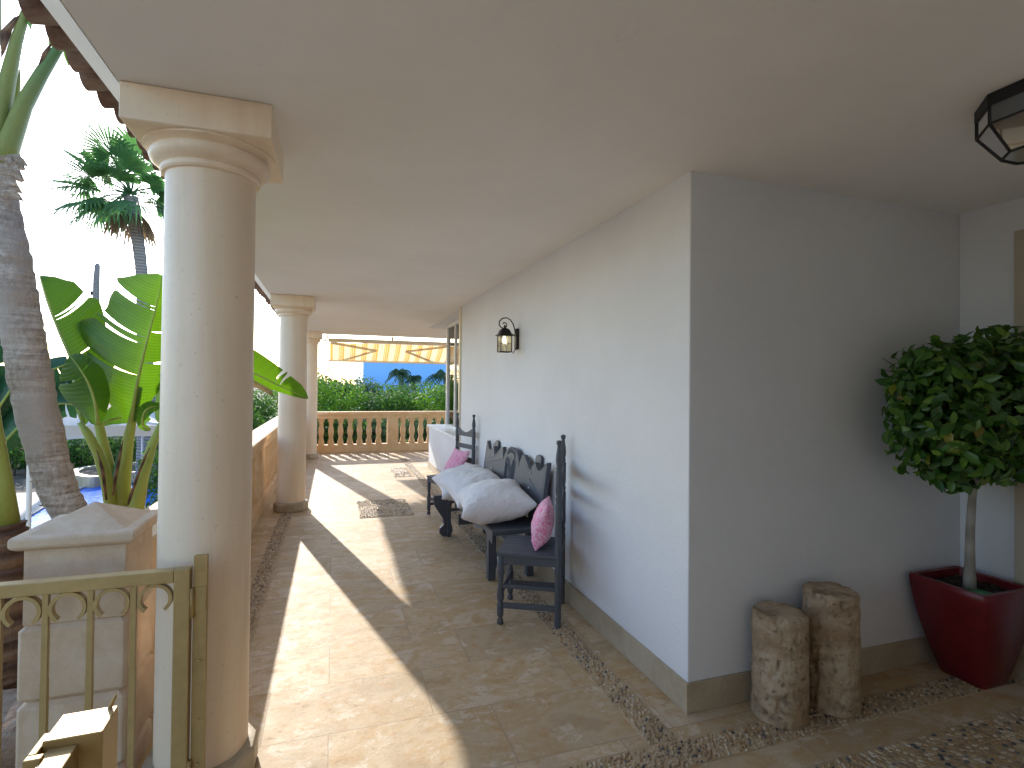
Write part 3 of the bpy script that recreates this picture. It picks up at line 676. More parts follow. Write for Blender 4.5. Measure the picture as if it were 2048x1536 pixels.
# pillows
def pillow(name, label, cat, L, W, T, mat, mtx, group, seed=0, n=44, pinch=.13, wr=1.0):
    v = []; idx = {}
    for s in (1, -1):
        for i in range(n+1):
            for j in range(n+1):
                u = -1+2*i/n; q = -1+2*j/n
                e = max(0, (1-u*u))*max(0, (1-q*q)); th = T/2*(e**.42)
                x = L/2*u*(1-pinch*(1-q*q)*abs(u)**3+.03*abs(u*q)**4); y_ = W/2*q*(1-pinch*(1-u*u)*abs(q)**3+.03*abs(u*q)**4)
                nz = noise.noise(Vector((x*5, y_*5, seed+s)))*.024+noise.noise(Vector((x*13, y_*11, seed*2+s)))*.007-.009*(1-abs(noise.noise(Vector((x*6+seed, y_*9, s))))*2)**4
                ed = abs(math.sin(u*11+seed+2*q))*max(0, abs(q)-.4)*.012+abs(math.sin(q*9+seed-u))*max(0, abs(u)-.4)*.012
                z = s*(th+(nz-ed)*wr*min(1, e*6))
                v.append((x, y_, z))
    N1 = (n+1)*(n+1); f = []
    for i in range(n):
        for j in range(n):
            a = i*(n+1)+j; f.append((a, a+n+1, a+n+2, a+1)); b = a+N1; f.append((b, b+1, b+n+2, b+n+1))
    me = MB(); me.add(v, f, None); o = me.build(name, mat, smooth=True)
    import bmesh
    bm = bmesh.new(); bm.from_mesh(o.data); bmesh.ops.remove_doubles(bm, verts=bm.verts, dist=1e-4); bmesh.ops.recalc_face_normals(bm, faces=bm.faces); bm.to_mesh(o.data); bm.free()
    for p in o.data.polygons: p.use_smooth = True
    o.matrix_world = mtx; return tag(o, label, cat, group)
def RM(loc, rx=0, ry=0, rz=0): return Matrix.Translation(loc) @ Matrix.Rotation(math.radians(rz), 4, 'Z') @ Matrix.Rotation(math.radians(ry), 4, 'Y') @ Matrix.Rotation(math.radians(rx), 4, 'X')
G = 'white pillows lying on the bench'
pillow('pillow', 'large white pillow at the near end of the bench', 'pillow', .56, .72, .31, M_pillow, RM((1.215, 4.09, .582), 0, -8, -9), G, 1)
pillow('pillow', 'white pillow in the middle of the row on the bench', 'pillow', .52, .64, .27, M_pillow, RM((1.225, 4.69, .572), 9, -10, 2), G, 5)
pillow('pillow', 'white pillow at the far end of the bench, partly behind the middle one', 'pillow', .52, .64, .26, M_pillow, RM((1.21, 5.12, .552), 7, -12, -3), G, 9)
G = 'pink patterned cushions on the two chairs'
pillow('cushion', 'pink patterned cushion leaning on the back of the near chair', 'cushion', .30, .30, .14, M_pink, RM((1.325, 3.31, .59), 0, -75, -23.6), G, 3, 22)
pillow('cushion', 'pink patterned cushion slumped on the seat of the far chair', 'cushion', .33, .36, .12, M_pink, RM((1.345, 6.04, .605), 0, -62, 15.5), G, 6, 22)

# ------------------------------------------------------------------ lamps
lt = thing('wall_lantern', 'small black iron wall lantern with leaded glass beside the bench wall', 'lantern', (Wx, 4.545, 1.90))
MB().box(-.028, -.002, -.03, .03, -.085, .105, bev=.008).build('backplate', M_black, lt)
pp = []
for i in range(26):
    t = i/25; a = -.1+t*1.45*PI*1.25; R = .082*(1-.18*t) if t < .55 else .082*(.90-.9*(t-.55)*1.35)
    pp.append(a)
sc2 = [(-.028, .06), (-.035, .10), (-.05, .145), (-.075, .18), (-.11, .197), (-.15, .190), (-.178, .163), (-.18, .13), (-.16, .108), (-.138, .102), (-.115, .115), (-.108, .137), (-.120, .152), (-.14, .150), (-.145, .14)]
MB().tube([(a, 0, b) for a, b in sc2], .0055, 8).build('scroll_arm', M_black, lt, smooth=True)
MB().tube([(-.028, 0, .04), (-.10, 0, .045)], .004, 8).tube([(-.02, 0, -.08), (-.045, 0, -.11), (-.05, 0, -.12)], .004, 8).build('bracket', M_black, lt, smooth=True)
cx_ = Matrix.Translation((-.128, 0, -.008))
MB().lathe([(.066, .044), (.068, .050), (.050, .062), (.043, .078), (.036, .095), (.022, .108), (.008, .114), (.006, .14)], 4, cx_, sq=True).build('roof', M_black, lt, ang=30)
cg = MB(); hw_ = .050; crn = [(-1, -1), (1, -1), (1, 1), (-1, 1)]
for j in range(4):
    p0_ = Vector((-.128+hw_*crn[j][0], hw_*crn[j][1], -.008)); p1_ = Vector((-.128+hw_*crn[(j+1) % 4][0], hw_*crn[(j+1) % 4][1], -.008))
    cg.bar(p0_+Vector((0, 0, -.10)), p0_+Vector((0, 0, .045)), .008, .008)
    for z in (-.10, .043): cg.bar(p0_+Vector((0, 0, z)), p1_+Vector((0, 0, z)), .008, .008)
    m_ = (p0_+p1_)/2; e_ = (p1_-p0_).normalized(); ou = (m_-Vector((-.128, 0, -.008))).normalized()*.002; m_ = m_+ou; zz = -.03
    q = [m_+Vector((0, 0, zz+.036)), m_+e_*.020+Vector((0, 0, zz)), m_+Vector((0, 0, zz-.036)), m_-e_*.020+Vector((0, 0, zz))]
    for i in range(4): cg.bar(q[i], q[(i+1) % 4], .004, .004)
    for (u_, v_) in ((q[0], m_+Vector((0, 0, .043))), (q[2], m_+Vector((0, 0, -.10))), (q[1], p1_+Vector((0, 0, zz))), (q[3], p0_+Vector((0, 0, zz)))): cg.bar(u_, v_, .004, .004)
cg.build('cage', M_black, lt)
k = N('amber_leaded_glass'); t_ = k.n('BsdfTranslucent'); t_.inputs[0].default_value = (.78, .74, .58, 1); tr_ = k.n('BsdfTransparent'); tr_.inputs[0].default_value = (.95, .93, .82, 1); mx = k.n('MixShader'); mx.inputs[0].default_value = .5
k.l(t_.outputs[0], mx.inputs[1]); k.l(tr_.outputs[0], mx.inputs[2]); k.l(mx.outputs[0], k.out.inputs[0]); M_amber = k.m
MB().lathe([(.048, -.10), (.048, .043)], 4, cx_, sq=True, cap=False).build('glass', M_amber, lt)
k = N('lamp_bulb'); e_ = k.n('Emission'); e_.inputs[0].default_value = (1, .9, .68, 1); e_.inputs[1].default_value = 1.6; k.l(e_.outputs[0], k.out.inputs[0]); M_bulb = k.m
MB().lathe([(.004, -.03), (.018, -.02), (.024, .0), (.018, .02), (.01, .04)], 12, cx_).build('bulb', M_bulb, lt, smooth=True)

cl_ = thing('ceiling_lantern', 'octagonal black and glass lantern fixed to the ceiling at upper right', 'lantern', (2.264, 1.140, Hc))
def octo(R, z): return [(R*math.cos(PI/8+j*PI/4), R*math.sin(PI/8+j*PI/4), z) for j in range(8)]
MB().lathe([(.178, -.042), (.182, -.04), (.182, -.002), (.17, -.001)], 8, Matrix.Rotation(0, 4, 'Z')).build('rim', M_black, cl_)
bars = MB(); ra, rb_, rc = octo(.176, -.04), octo(.176, -.103), octo(.110, -.198)
for j in range(8):
    k2 = (j+1) % 8
    bars.bar(ra[j], rb_[j], .0065, .0065); bars.bar(rb_[j], rb_[k2], .0065, .0065); bars.bar(rb_[j], rc[j], .0065, .0065); bars.bar(rc[j], rc[k2], .0065, .0065)
bars.build('frame', M_black, cl_)
v = octo(.175, -.04)+octo(.175, -.103)+octo(.109, -.197)
f = [(j, (j+1) % 8, 8+(j+1) % 8, 8+j) for j in range(8)]+[(8+j, 8+(j+1) % 8, 16+(j+1) % 8, 16+j) for j in range(8)]+[tuple(range(16, 24))]
MB().add(v, f).build('glass', M_lglass, cl_)
MB().lathe([(.02, -.01), (.022, -.05), (.018, -.06)], 14).build('bulb_holder', M_white, cl_, smooth=True)
k = N('cool_bulb'); e_ = k.n('Emission'); e_.inputs[0].default_value = (.55, .82, 1, 1); e_.inputs[1].default_value = 1.2; k.l(e_.outputs[0], k.out.inputs[0])
MB().lathe([(.016, -.061), (.028, -.08), (.033, -.105), (.026, -.13), (.01, -.142), (.001, -.144)], 16).build('bulb', k.m, cl_, smooth=True)

# ------------------------------------------------------------------ stone drums
def drum(label, loc, r0_, r1_, h, seed, rz):
    n = 120; rows = 70; v = []; f = []
    for i in range(rows+1):
        t = i/rows
        for j in range(n):
            a = 2*PI*j/n; d = Vector((math.cos(a), math.sin(a), 0)); rr = r0_+(r1_-r0_)*t
            rr += .004*noise.noise(Vector((d.x*2, d.y*2, t*4+seed)))+.003*noise.noise(Vector((d.x*7, d.y*7, t*14+seed)))+.0035*noise.noise(Vector((d.x*16, d.y*16, t*50+seed)))+.0025*noise.noise(Vector((d.x*40, d.y*40, t*120+seed)))
            pit = noise.noise(Vector((d.x*4+seed, d.y*4, t*9))); rr -= max(0, pit-.3)*.05; p3 = noise.noise(Vector((d.x*13+seed, d.y*13, t*34))); rr -= max(0, p3-.35)*.03
            if i == 0 or i == rows: rr -= .007
            if i == 1 or i == rows-1: rr -= .001
            v.append((rr*d.x, rr*d.y, h*t+(.010*noise.noise(Vector((d.x*2, d.y*2, seed))) if t > .9 else 0)))
    for i in range(rows):
        for j in range(n): f.append((i*n+j, i*n+(j+1) % n, (i+1)*n+(j+1) % n, (i+1)*n+j))
    b = rows*n
    for k3, (rr, dz) in enumerate(((.75, .004), (.45, .004), (.2, .002))):
        for j in range(n):
            a = 2*PI*j/n; q = .008*noise.noise(Vector((math.cos(a)*rr*3, math.sin(a)*rr*3, seed+9)))
            if rr < .8 and abs(a-2.2) < .35 : q -= .02
            v.append((r1_*rr*math.cos(a), r1_*rr*math.sin(a), h+dz+q))
        o = (rows+1+k3)*n; p_ = b if k3 == 0 else o-n
        for j in range(n): f.append((p_+j, p_+(j+1) % n, o+(j+1) % n, o+j))
    v.append((0, 0, h)); o = (rows+3)*n
    for j in range(n): f.append((o+j, o+(j+1) % n, len(v)-1))
    f.append(tuple(reversed(range(n))))
    o = MB().add(v, f).build('stone_drum', M_drum, smooth=True); o.location = loc; o.rotation_euler = (0, 0, rz)
    return tag(o, label, 'stone', 'old stone drums by the alcove wall')
drum('shorter weathered stone drum nearer the wall corner', (1.957, 1.955, 0), .117, .117, .475, 1.3, .4)
drum('taller stone drum of the two, slightly narrower at its top, nearer the red pot', (2.262, 1.955, 0), .127, .116, .54, 7.7, 1.2)

# ------------------------------------------------------------------ leaves helper
def leaf_cloud(centers, radii, n, size, shell=.55, asp=.55, clampX=None, shape=4, droop=.2, seed=0):
    rng = np.random.RandomState(seed); V = []; Fq = []
    centers = np.array(centers, float); radii = np.array(radii, float); vol = radii.prod(1)**(2/3); pr = vol/vol.sum()
    k = rng.choice(len(centers), n, p=pr); d = rng.normal(size=(n, 3)); d /= np.linalg.norm(d, axis=1)[:, None]
    rr = shell+(1-shell)*rng.rand(n)**.5; rr *= 1+.10*rng.normal(size=n)
    P = centers[k]+d*radii[k]*rr[:, None]
    if clampX is not None: P[:, 0] = np.minimum(P[:, 0], clampX-rng.rand(n)*.05)
    nrm = d+rng.normal(size=(n, 3))*.55+np.array([0, 0, .35]); nrm /= np.linalg.norm(nrm, axis=1)[:, None]
    a = np.cross(nrm, rng.normal(size=(n, 3))); a /= np.linalg.norm(a, axis=1)[:, None]; a[:, 2] -= droop; a /= np.linalg.norm(a, axis=1)[:, None]
    b = np.cross(nrm, a); s = size*(.65+.7*rng.rand(n))[:, None]
    m = shape
    if m == 4:
        pts = [a*s*.5, b*s*asp*.5, -a*s*.5, -b*s*asp*.5]; V = np.stack([P+q for q in pts], 1).reshape(-1, 3); Fq = np.arange(n*4).reshape(n, 4)
    else:   # six-point leaf folded along midrib
        up = nrm*s*.10
        pts = [-a*s*.5, -a*s*.12+b*s*asp*.5+up, a*s*.25+b*s*asp*.38+up, a*s*.56-up*.6, a*s*.25-b*s*asp*.38+up, -a*s*.12-b*s*asp*.5+up, -a*s*.02, a*s*.28]
        V = np.stack([P+q for q in pts], 1).reshape(-1, 3); base = np.arange(n)[:, None]*8
        Fq = np.concatenate([base+np.array(q) for q in ([0, 6, 1, 1], )], 0) if False else np.concatenate([base+np.array([0, 6, 7, 1]), base+np.array([1, 7, 3, 2]), base+np.array([0, 5, 7, 6]), base+np.array([5, 4, 3, 7])], 0)
    return V, Fq
def foliage_obj(name, mat, parent, V, Fq, smooth=False): return fast_mesh(name, V, Fq, mat, parent, smooth)

# potted tree
pt = thing('potted_tree', 'small leafy ficus tree in a tapered red glazed pot in the corner', 'potted tree', (3.12, 1.88, 0))
o_ = Vector((3.12, 1.88, 0))
def ringr(x0, x1, y0, y1, z, q=.012): return [(x0+q, y0, z), (x1-q, y0, z), (x1, y0+q, z), (x1, y1-q, z), (x1-q, y1, z), (x0+q, y1, z), (x0, y1-q, z), (x0, y0+q, z)]
top = (2.93, 3.31, 1.70, 2.065); bot = (3.085, 3.265, 1.80, 2.005); rg = []
for t in [0, .02]+[.06+.91*q/20 for q in range(21)]+[1]:
    s = 1-(1-t)**1.5; X0, X1, Y0, Y1 = [b_+(a_-b_)*s for a_, b_ in zip(top, bot)]; i_ = .006 if t in (0, 1) else 0
    rg.append(ringr(X0+i_, X1-i_, Y0+i_, Y1-i_, .52*t))
rg.append(ringr(top[0]+.03, top[1]-.03, top[2]+.03, top[3]-.03, .518)); rg.append(ringr(top[0]+.035, top[1]-.035, top[2]+.035, top[3]-.035, .46))
v = [Vector(p)-o_ for r in rg for p in r]; f = [tuple(reversed(range(8)))]
for i in range(len(rg)-1):
    for j in range(8): f.append((i*8+j, i*8+(j+1) % 8, i*8+8+(j+1) % 8, i*8+8+j))
MB().add(v, f).build('pot', M_red, pt, ang=50)
s_ = MB(); nn = 18; vs = []; fs = []
for i in range(nn+1):
    for j in range(nn+1):
        vs.append((-.157+.315*i/nn, -.146+.295*j/nn, .482+.016*noise.noise(Vector((i*.8, j*.8, 3)))))
for i in range(nn):
    for j in range(nn): a = i*(nn+1)+j; fs.append((a, a+nn+1, a+nn+2, a+1))
s_.add(vs, fs).build('soil', M_soil, pt)
MB().lathe([(.055, 0), (.058, .004), (.058, .010), (.050, .010), (.046, .004), (.02, .004)], 24, Matrix.Translation((-.075, -.095, .492)) @ Matrix.Rotation(.12, 4, 'Y')).build('green_disc', M_greenpl, pt, smooth=True)
tk = [(-.055, -.03, .47), (-.06, -.035, .62), (-.075, -.045, .78), (-.085, -.06, .95), (-.08, -.07, 1.10), (-.09, -.08, 1.30), (-.10, -.09, 1.5)]
trk = MB().tube(tk, [.030, .022, .019, .017, .018, .014, .008], 12).build('trunk', M_trunk, pt, smooth=True)
br = MB(); rb = random.Random(5); tips = []
for i in range(26):
    z = rb.uniform(1.08, 1.45); a = rb.uniform(0, 2*PI); L = rb.uniform(.22, .46); b0 = Vector((-.085, -.07, z)); d = Vector((math.cos(a), math.sin(a)*.7, rb.uniform(-.1, .7))); p1 = b0+d*L*.5+Vector((0, 0, .02)); p2 = b0+d*L
    if p2.x > .22: p2.x = .22
    br.tube([b0, p1, p2], [.008, .005, .002], 5); tips.append(p2)
    for q in range(3):
        e = p2+Vector((rb.uniform(-.12, .12), rb.uniform(-.1, .1), rb.uniform(-.06, .1))); br.tube([p1.lerp(p2, .4+.2*q), e], [.003, .0015], 4)
br.build('branch', M_twig, pt)
cc = [(-.16, -.10, 1.42), (-.42, -.10, 1.50), (-.40, -.10, 1.30), (-.33, -.12, 1.17), (-.10, -.12, 1.20), (.10, -.1, 1.25), (.10, -.1, 1.55), (-.15, -.08, 1.62), (-.35, -.1, 1.62), (.05, -.12, 1.66)]
cc += [(-.60, -.08, 1.38), (-.52, -.1, 1.63), (-.28, -.1, 1.06), (.02, -.1, 1.78)]
cr = [(.40, .30, .30), (.19, .2, .19), (.21, .22, .17), (.22, .22, .13), (.26, .26, .17), (.18, .25, .22), (.18, .24, .18), (.28, .25, .15), (.20, .2, .12), (.2, .2, .12), (.07, .08, .05), (.07, .08, .06), (.08, .08, .05), (.10, .1, .04)]
V, Fq = leaf_cloud(cc, cr, 3500, .062, .30, .52, clampX=.26, shape=6, seed=3)
V[:, 1] = np.minimum(V[:, 1], .205)
foliage_obj('crown', M_ficus, pt, V, Fq, True)

# ------------------------------------------------------------------ awning
aw = thing('awning', 'orange and cream striped awning folded out beyond the far balustrade', 'awning', (1.21, 12.0, 2.4))
a0, a1 = -1.335, 1.34
MB().box(a0, a1, -.05, .06, -.03, .048, bev=.012).build('cassette', M_cream, aw)
fb = MB(); n = 40
vs = []; fs = []
for i in range(n+1):
    for j in range(6):
        t = j/5; vs.append((a0+.03+(a1-a0-.06)*i/n, .05+.62*t, -.035-.355*t-.03*math.sin(PI*t)))
for i in range(n):
    for j in range(5): a = i*6+j; fs.append((a, a+6, a+7, a+1))
fb.add(vs, fs).build('fabric', M_awn, aw, smooth=True)
MB().box(a0, a1, .65, .70, -.425, -.375, bev=.008).build('front_bar', M_cream, aw)
vl = MB(); vs = []; fs = []
for sgn in (-1, 1):
    e = MB().bar((sgn*1.28, .05, -.04), (sgn*.34, .26, -.17), .04, .055).bar((sgn*.34, .26, -.17), (sgn*1.02, .66, -.385), .04, .055)
    e.lathe([(.028, -.03), (.028, .03)], 12, Matrix.Translation((sgn*.34, .26, -.17))); e.build('folding_arm', M_cream, aw)
br2 = MB()
for x in (a0-.02, 0, a1): br2.box(x-.02, x+.02, -.06, .0, .03, .115).bar((x, -.05, .11), (x, -.30, .13), .02, .02)
br2.build('bracket', M_cream, aw)
MB().tube([(a0-.03, 0, .02), (a0-.05, .03, -.08), (a0-.03, .03, -.14)], .008, 6).box(a0-.09, a0-.02, -.02, .03, -.02, .01).build('crank_loop', M_cream, aw)

# ------------------------------------------------------------------ far houses
bh = thing('house', 'flat-roofed house with its shaded wall coloured blue, beyond the hedge under the awning', 'house', (1.53, 30, 0))
MB().box(0, 14, 0, 10, GZ, 3.55).build('wall', M_blueshade, bh)
MB().box(-.03, -.002, -.01, 10, GZ, 3.55).box(-.05, 14.1, -.06, 10.1, 3.552, 3.70).build('side_wall', M_paleblue, bh)
MB().box(4.2, 14, -.05, -.002, 1.20, 1.45).build('window_band', M_twig, bh)

# ------------------------------------------------------------------ bushes beyond the balustrades
def bush(label, c, r, n, size, mat, seed, nm='bush', group=None, lumps=10, grp=True):
    t = thing(nm, label, 'bush', (c[0], c[1], GZ), group=group); rb = random.Random(seed); cs = []; rs = []
    zc = c[2]-GZ; zb = 0
    for i in range(lumps):
        a = rb.uniform(0, 2*PI); k = rb.uniform(.2, .75); cs.append((math.cos(a)*r[0]*k, math.sin(a)*r[1]*k, zc+r[2]*rb.uniform(-.5, .45))); q = rb.uniform(.35, .55); rs.append((r[0]*q, r[1]*q, r[2]*q))
    cs.append((0, 0, zc)); rs.append((r[0]*.8, r[1]*.8, r[2]*.8)); cs.append((0, 0, zc*.45)); rs.append((r[0]*.9, r[1]*.9, zc*.5))
    V, Fq = leaf_cloud(cs, rs, n, size, .62, .6, seed=seed)
    V[:, 2] = np.maximum(V[:, 2], .02)
    foliage_obj('foliage', mat, t, V, Fq)
    st_ = MB()
    for i in range(5):
        a = rb.uniform(0, 2*PI); st_.tube([(0, 0, 0), (math.cos(a)*r[0]*.2, math.sin(a)*r[1]*.2, zc*.4), (math.cos(a)*r[0]*.5, math.sin(a)*r[1]*.5, zc)], [.05, .035, .01], 6)
    st_.build('stem', M_twig, t)
    return t
GB = 'bushes beyond the far balustrade'
B = [((-.3, 14.6, .10), (1.15, .9, .80), 'front row bush at the left end, behind the first far balusters', M_hedge), ((1.0, 14.7, .02), (1.1, .9, .66), 'front row bush right of centre, low and rounded above the far railing', M_hedge2),
     ((2.3, 14.5, .0), (1.1, .9, .70), 'front row bush just left of the ledge window', M_hedge2), ((3.6, 14.6, .0), (1.1, .9, .75), 'front row bush hidden in part by the ledge window', M_hedge),
     ((-.2, 17.6, .92), (1.6, 1.2, .95), 'second row bright green bush at the left', M_bright), ((1.7, 17.8, .68), (1.3, 1.2, .80), 'second row dark green bush in the middle', M_hedge),
     ((3.25, 17.4, .80), (1.35, 1.2, .85), 'fresh green rounded bush in front of the blue wall', M_bright), ((5.0, 17.6, .66), (1.3, 1.2, .75), 'second row bush at the far right by the window', M_hedge),
     ((-1.2, 22.5, 1.6), (1.8, 1.4, .95), 'grey green feathery bush at the back left', M_hedge2), ((.8, 23, 1.15), (1.5, 1.4, .85), 'back row bush below the white house corner', M_hedge2), ((3.0, 23.0, .85), (1.6, 1.2, .8), 'back row dark bush below the blue wall', M_hedge), ((5.6, 23, .6), (1.6, 1.2, .8), 'back row bush at the right below the blue wall', M_hedge2)]
for i, (c, r, lb, m) in enumerate(B): bush(lb, c, r, 9500 if i < 8 else 7500, .085 if i < 8 else .10, m, 20+i, group=GB)
GL = 'hedge bushes beside the left balustrade'
Lh = [((-2.35, 11.0, .35), (.85, 1.0, 1.0), 'dark glossy hedge bush seen between the first two columns'), ((-2.2, 12.9, .45), (.85, 1.1, 1.0), 'dark hedge bush behind the long balustrade near its far end'), ((-2.2, 15.0, .45), (1.1, 1.2, 1.05), 'hedge bush at the outer corner of the terrace'), ((-2.9, 17.2, .6), (1.2, 1.2, 1.1), 'tall hedge bush beyond the terrace corner')]
for i, (c, r, lb) in enumerate(Lh): bush(lb, c, r, 9500, .075, M_hedge, 50+i, group=GL)

# long hedge behind the pool
hd = thing('hedge', 'long dark clipped hedge behind the pool', 'hedge', (-14, 19.5, GZ))
cs = []; rs = []; rb = random.Random(4)
for i in range(34):
    t = i/33; x = -9+t*19; cs.append((x+rb.uniform(-.2, .2), .25*x*.2+rb.uniform(-.3, .3), rb.uniform(.75, .95))); rs.append((.8, .6, rb.uniform(.55, .75)))
for i in range(34):
    t = i/33; x = -9+t*19; cs.append((x, .05*x-.1, .5)); rs.append((.7, .45, .5))
V, Fq = leaf_cloud(cs, rs, 30000, .11, .7, .6, seed=8); V[:, 2] = np.maximum(V[:, 2], .18)
foliage_obj('foliage', M_hedge, hd, V, Fq)
st_ = MB()
for i in range(60):
    x = -9+19*i/59; st_.tube([(x, .05*x-.3, 0), (x+rb.uniform(-.15, .15), .05*x-.35, .6)], [.04, .02], 5)
st_.build('stem', M_twig, hd)
fw = thing('garden_wall', 'low grey garden wall behind the hedge and pool', 'wall', (-12, 21.3, GZ))
MB().box(-14, 12, 0, .25, 0, 1.15).build('masonry', M_pier, fw)

# curved planter by the pool
pn = thing('planter', 'low curved stone planter at the far edge of the pool', 'planter', (0, 0, GZ))
lpz = [onz(x, y, GZ) for x, y in [(140, 968), (160, 955), (225, 947), (330, 940), (430, 945), (430, 972), (330, 964), (240, 968), (180, 977)]]
lp2 = smooth_loop(lpz, 6); n = len(lp2); cen = sum(lp2, Vector())/n; hh = .30
inn = [p+(cen-p)*.12 for p in lp2]
vs = [(p.x, p.y, 0) for p in lp2]+[(p.x, p.y, hh) for p in lp2]+[(p.x, p.y, hh) for p in inn]+[(p.x, p.y, hh-.08) for p in inn]
fs = [(j, (j+1) % n, n+(j+1) % n, n+j) for j in range(n)]+[(n+j, n+(j+1) % n, 2*n+(j+1) % n, 2*n+j) for j in range(n)]+[(2*n+j, 2*n+(j+1) % n, 3*n+(j+1) % n, 3*n+j) for j in range(n)]
MB().add(vs, fs).build('rim', M_skirt, pn)
MB().add([(p.x, p.y, hh-.07) for p in inn], [tuple(range(n))]).build('soil', M_ground, pn)

# parasols
def parasol(label, c, half, rz, ztop, zedge, tilt=0):
    t = thing('parasol', label, 'parasol', (c[0], c[1], GZ), rz, 'white square parasols by the pool')
    MB().lathe([(.25, 0), (.25, .06), (.05, .08)], 20).build('foot', M_pier, t, smooth=False)
    MB().lathe([(.03, .08), (.03, ztop-GZ)], 14).build('pole', M_white, t, smooth=True)
    cn = MB(); z0_ = zedge-GZ; z1_ = ztop-GZ; n = 8; vs = [(0, 0, z1_)]; q = []
    for s in range(4):
        for i in range(n):
            u = -1+2*i/n; x, y = [(u, -1), (1, u), (-u, 1), (-1, -u)][s]; sag = -.05*math.cos(u*PI/2)*0
            q.append((x*half*(1-.04*math.cos(u*PI/2)), y*half*(1-.04*math.cos(u*PI/2)), z0_+.05*math.cos(u*PI/2)))
    m = len(q); mid = [(a*.5, b*.5, z0_+(z1_-z0_)*.46) for a, b, c_ in q]; low = [(a, b, c_-.13) for a, b, c_ in q]
    vs += mid+q+low
    for j in range(m):
        k_ = (j+1) % m; cn.f += [(0, 1+j, 1+k_), (1+j, 1+m+j, 1+m+k_, 1+k_), (1+m+j, 1+2*m+j, 1+2*m+k_, 1+m+k_)]
    cn.v = vs; cn.build('canopy', M_canopy, t)
    rb2 = MB()
    for a in range(8):
        an = a*PI/4; L = half*(1.38 if a % 2 else .97); rb2.bar((0, 0, z1_-.06), (L*math.cos(an), L*math.sin(an), z0_+.02), .02, .02)
    rb2.build('rib', M_white, t)
    return t
p_ = at(60, 900, 8.6); parasol('white parasol nearest the palm trunk, its pole beside the trunk', (p_.x, p_.y), 1.35, math.radians(22), 1.25, .93)
p_ = at(286, 860, 13.5); parasol('farther white parasol behind the banana stems', (p_.x, p_.y), 1.35, math.radians(12), 1.0, .52)

# ------------------------------------------------------------------ palms
def noisy_trunk(pts, rads, n=28, seed=0, step=.045, saw=.008):
    # resample
    pts = [Vector(p) for p in pts]; L = [0]
    for a, b in zip(pts[:-1], pts[1:]): L.append(L[-1]+(b-a).length)
    m = int(L[-1]/step*1.0)*2; P = []; R = []
    for i in range(m+1):
        s = L[-1]*i/m; k = max(j for j in range(len(L)) if L[j] <= s+1e-9); k = min(k, len(pts)-2); t = (s-L[k])/(L[k+1]-L[k]); t2 = t
        pm = pts[max(k-1, 0)]; pn_ = pts[min(k+2, len(pts)-1)]
        P.append(.5*((2*pts[k])+(pts[k+1]-pm)*t+(2*pm-5*pts[k]+4*pts[k+1]-pn_)*t*t+(3*pts[k]-pm-3*pts[k+1]+pn_)*t**3)); base = rads[k]+(rads[k+1]-rads[k])*t
        ph = (s+.012*noise.noise(P[-1]*7))/step/2.2; R.append(base+saw*(ph % 1.0)*(.5+.5*noise.noise(Vector((int(ph)*3.3, 1, 2)))+.3)-saw*.5)
    mb = MB(); mb.tube(P, R, n)
    o = []
    for v in mb.v:
        q = Vector(v); dz = noise.noise(q*7+Vector((seed, 0, 0)))*.007+noise.noise(Vector((q.x*20, q.y*20, q.z*60)))*.007
        o.append((q.x+dz, q.y-dz, q.z+dz*.8))
    mb.v = o; return mb
YP = 3.35
pm = thing('leaning_palm', 'leaning ringed palm trunk at the left edge with thick green leaf stalks', 'palm', tuple(at(150, 1060, YP).xy)+(GZ,))
off = Vector(pm.location)
def PX(x, y, Y=YP): return at(x, y, Y)-off
b0 = PX(150, 1060)
tk = [Vector((.10, 0, 0)), Vector((b0.x+.07, b0.y, b0.z-.6)), b0, PX(116, 980), PX(88, 880), PX(62, 760), PX(42, 640), PX(22, 520), PX(5, 420), PX(0, 352)]
ppx = YP/FPX*.82
tmb = noisy_trunk(tk, [.16, .135]+[w_*ppx*.95 for w_ in (33, 33, 36, 37, 36, 33, 29, 25)])
def strap(pts, rads, flat=.6): return MB().tube(pts, rads, 12, flat)
c_ = ppx
G1 = MB().tube([PX(5, 345), PX(18, 290), PX(48, 210), PX(85, 145), PX(118, 95), PX(133, 78)], [24*c_, 26*c_, 20*c_, 16*c_, 12*c_, 9*c_], 14, .6)
G1.build('leaf_stalk', M_stemg, pm, smooth=True)
MB().tube([PX(-5, 330), PX(0, 240), PX(18, 150), PX(34, 80), PX(50, 30), PX(66, 5), PX(75, -40)], [24*c_, 24*c_, 18*c_, 14*c_, 11*c_, 8*c_, 6*c_], 14, .6).build('leaf_stalk', M_stemg, pm, smooth=True)
MB().tube([PX(-28, 330), PX(-30, 200), PX(-10, 60), PX(-6, -60)], [22*c_, 20*c_, 15*c_, 10*c_], 14, .6).build('leaf_stalk', M_stemg, pm, smooth=True)
MB().tube([PX(25, 260, YP+.05), PX(33, 200, YP+.05), PX(38, 160, YP+.05), PX(40, 122, YP+.05)], [4*c_, 8*c_, 6*c_, 1*c_], 8, .5).build('leaf_stalk', M_stemg, pm, smooth=True)
def blade(poly, Y, t=.004, bend=.05):
    P = [at(x, y, Y)-off for x, y in poly]; cen = sum(P, Vector())/len(P); n = len(P)
    mb = MB(); mb.add([cen+Vector((0, -bend, 0))]+P, [(0, 1+j, 1+(j+1) % n) for j in range(n)]); return mb
for poly in ([(96, 70), (118, 68), (112, 90), (98, 95)], [(125, 92), (148, 90), (146, 108), (137, 134), (128, 112)]): blade(poly, YP, bend=.03).build('leaf_stub', M_bright, pm)
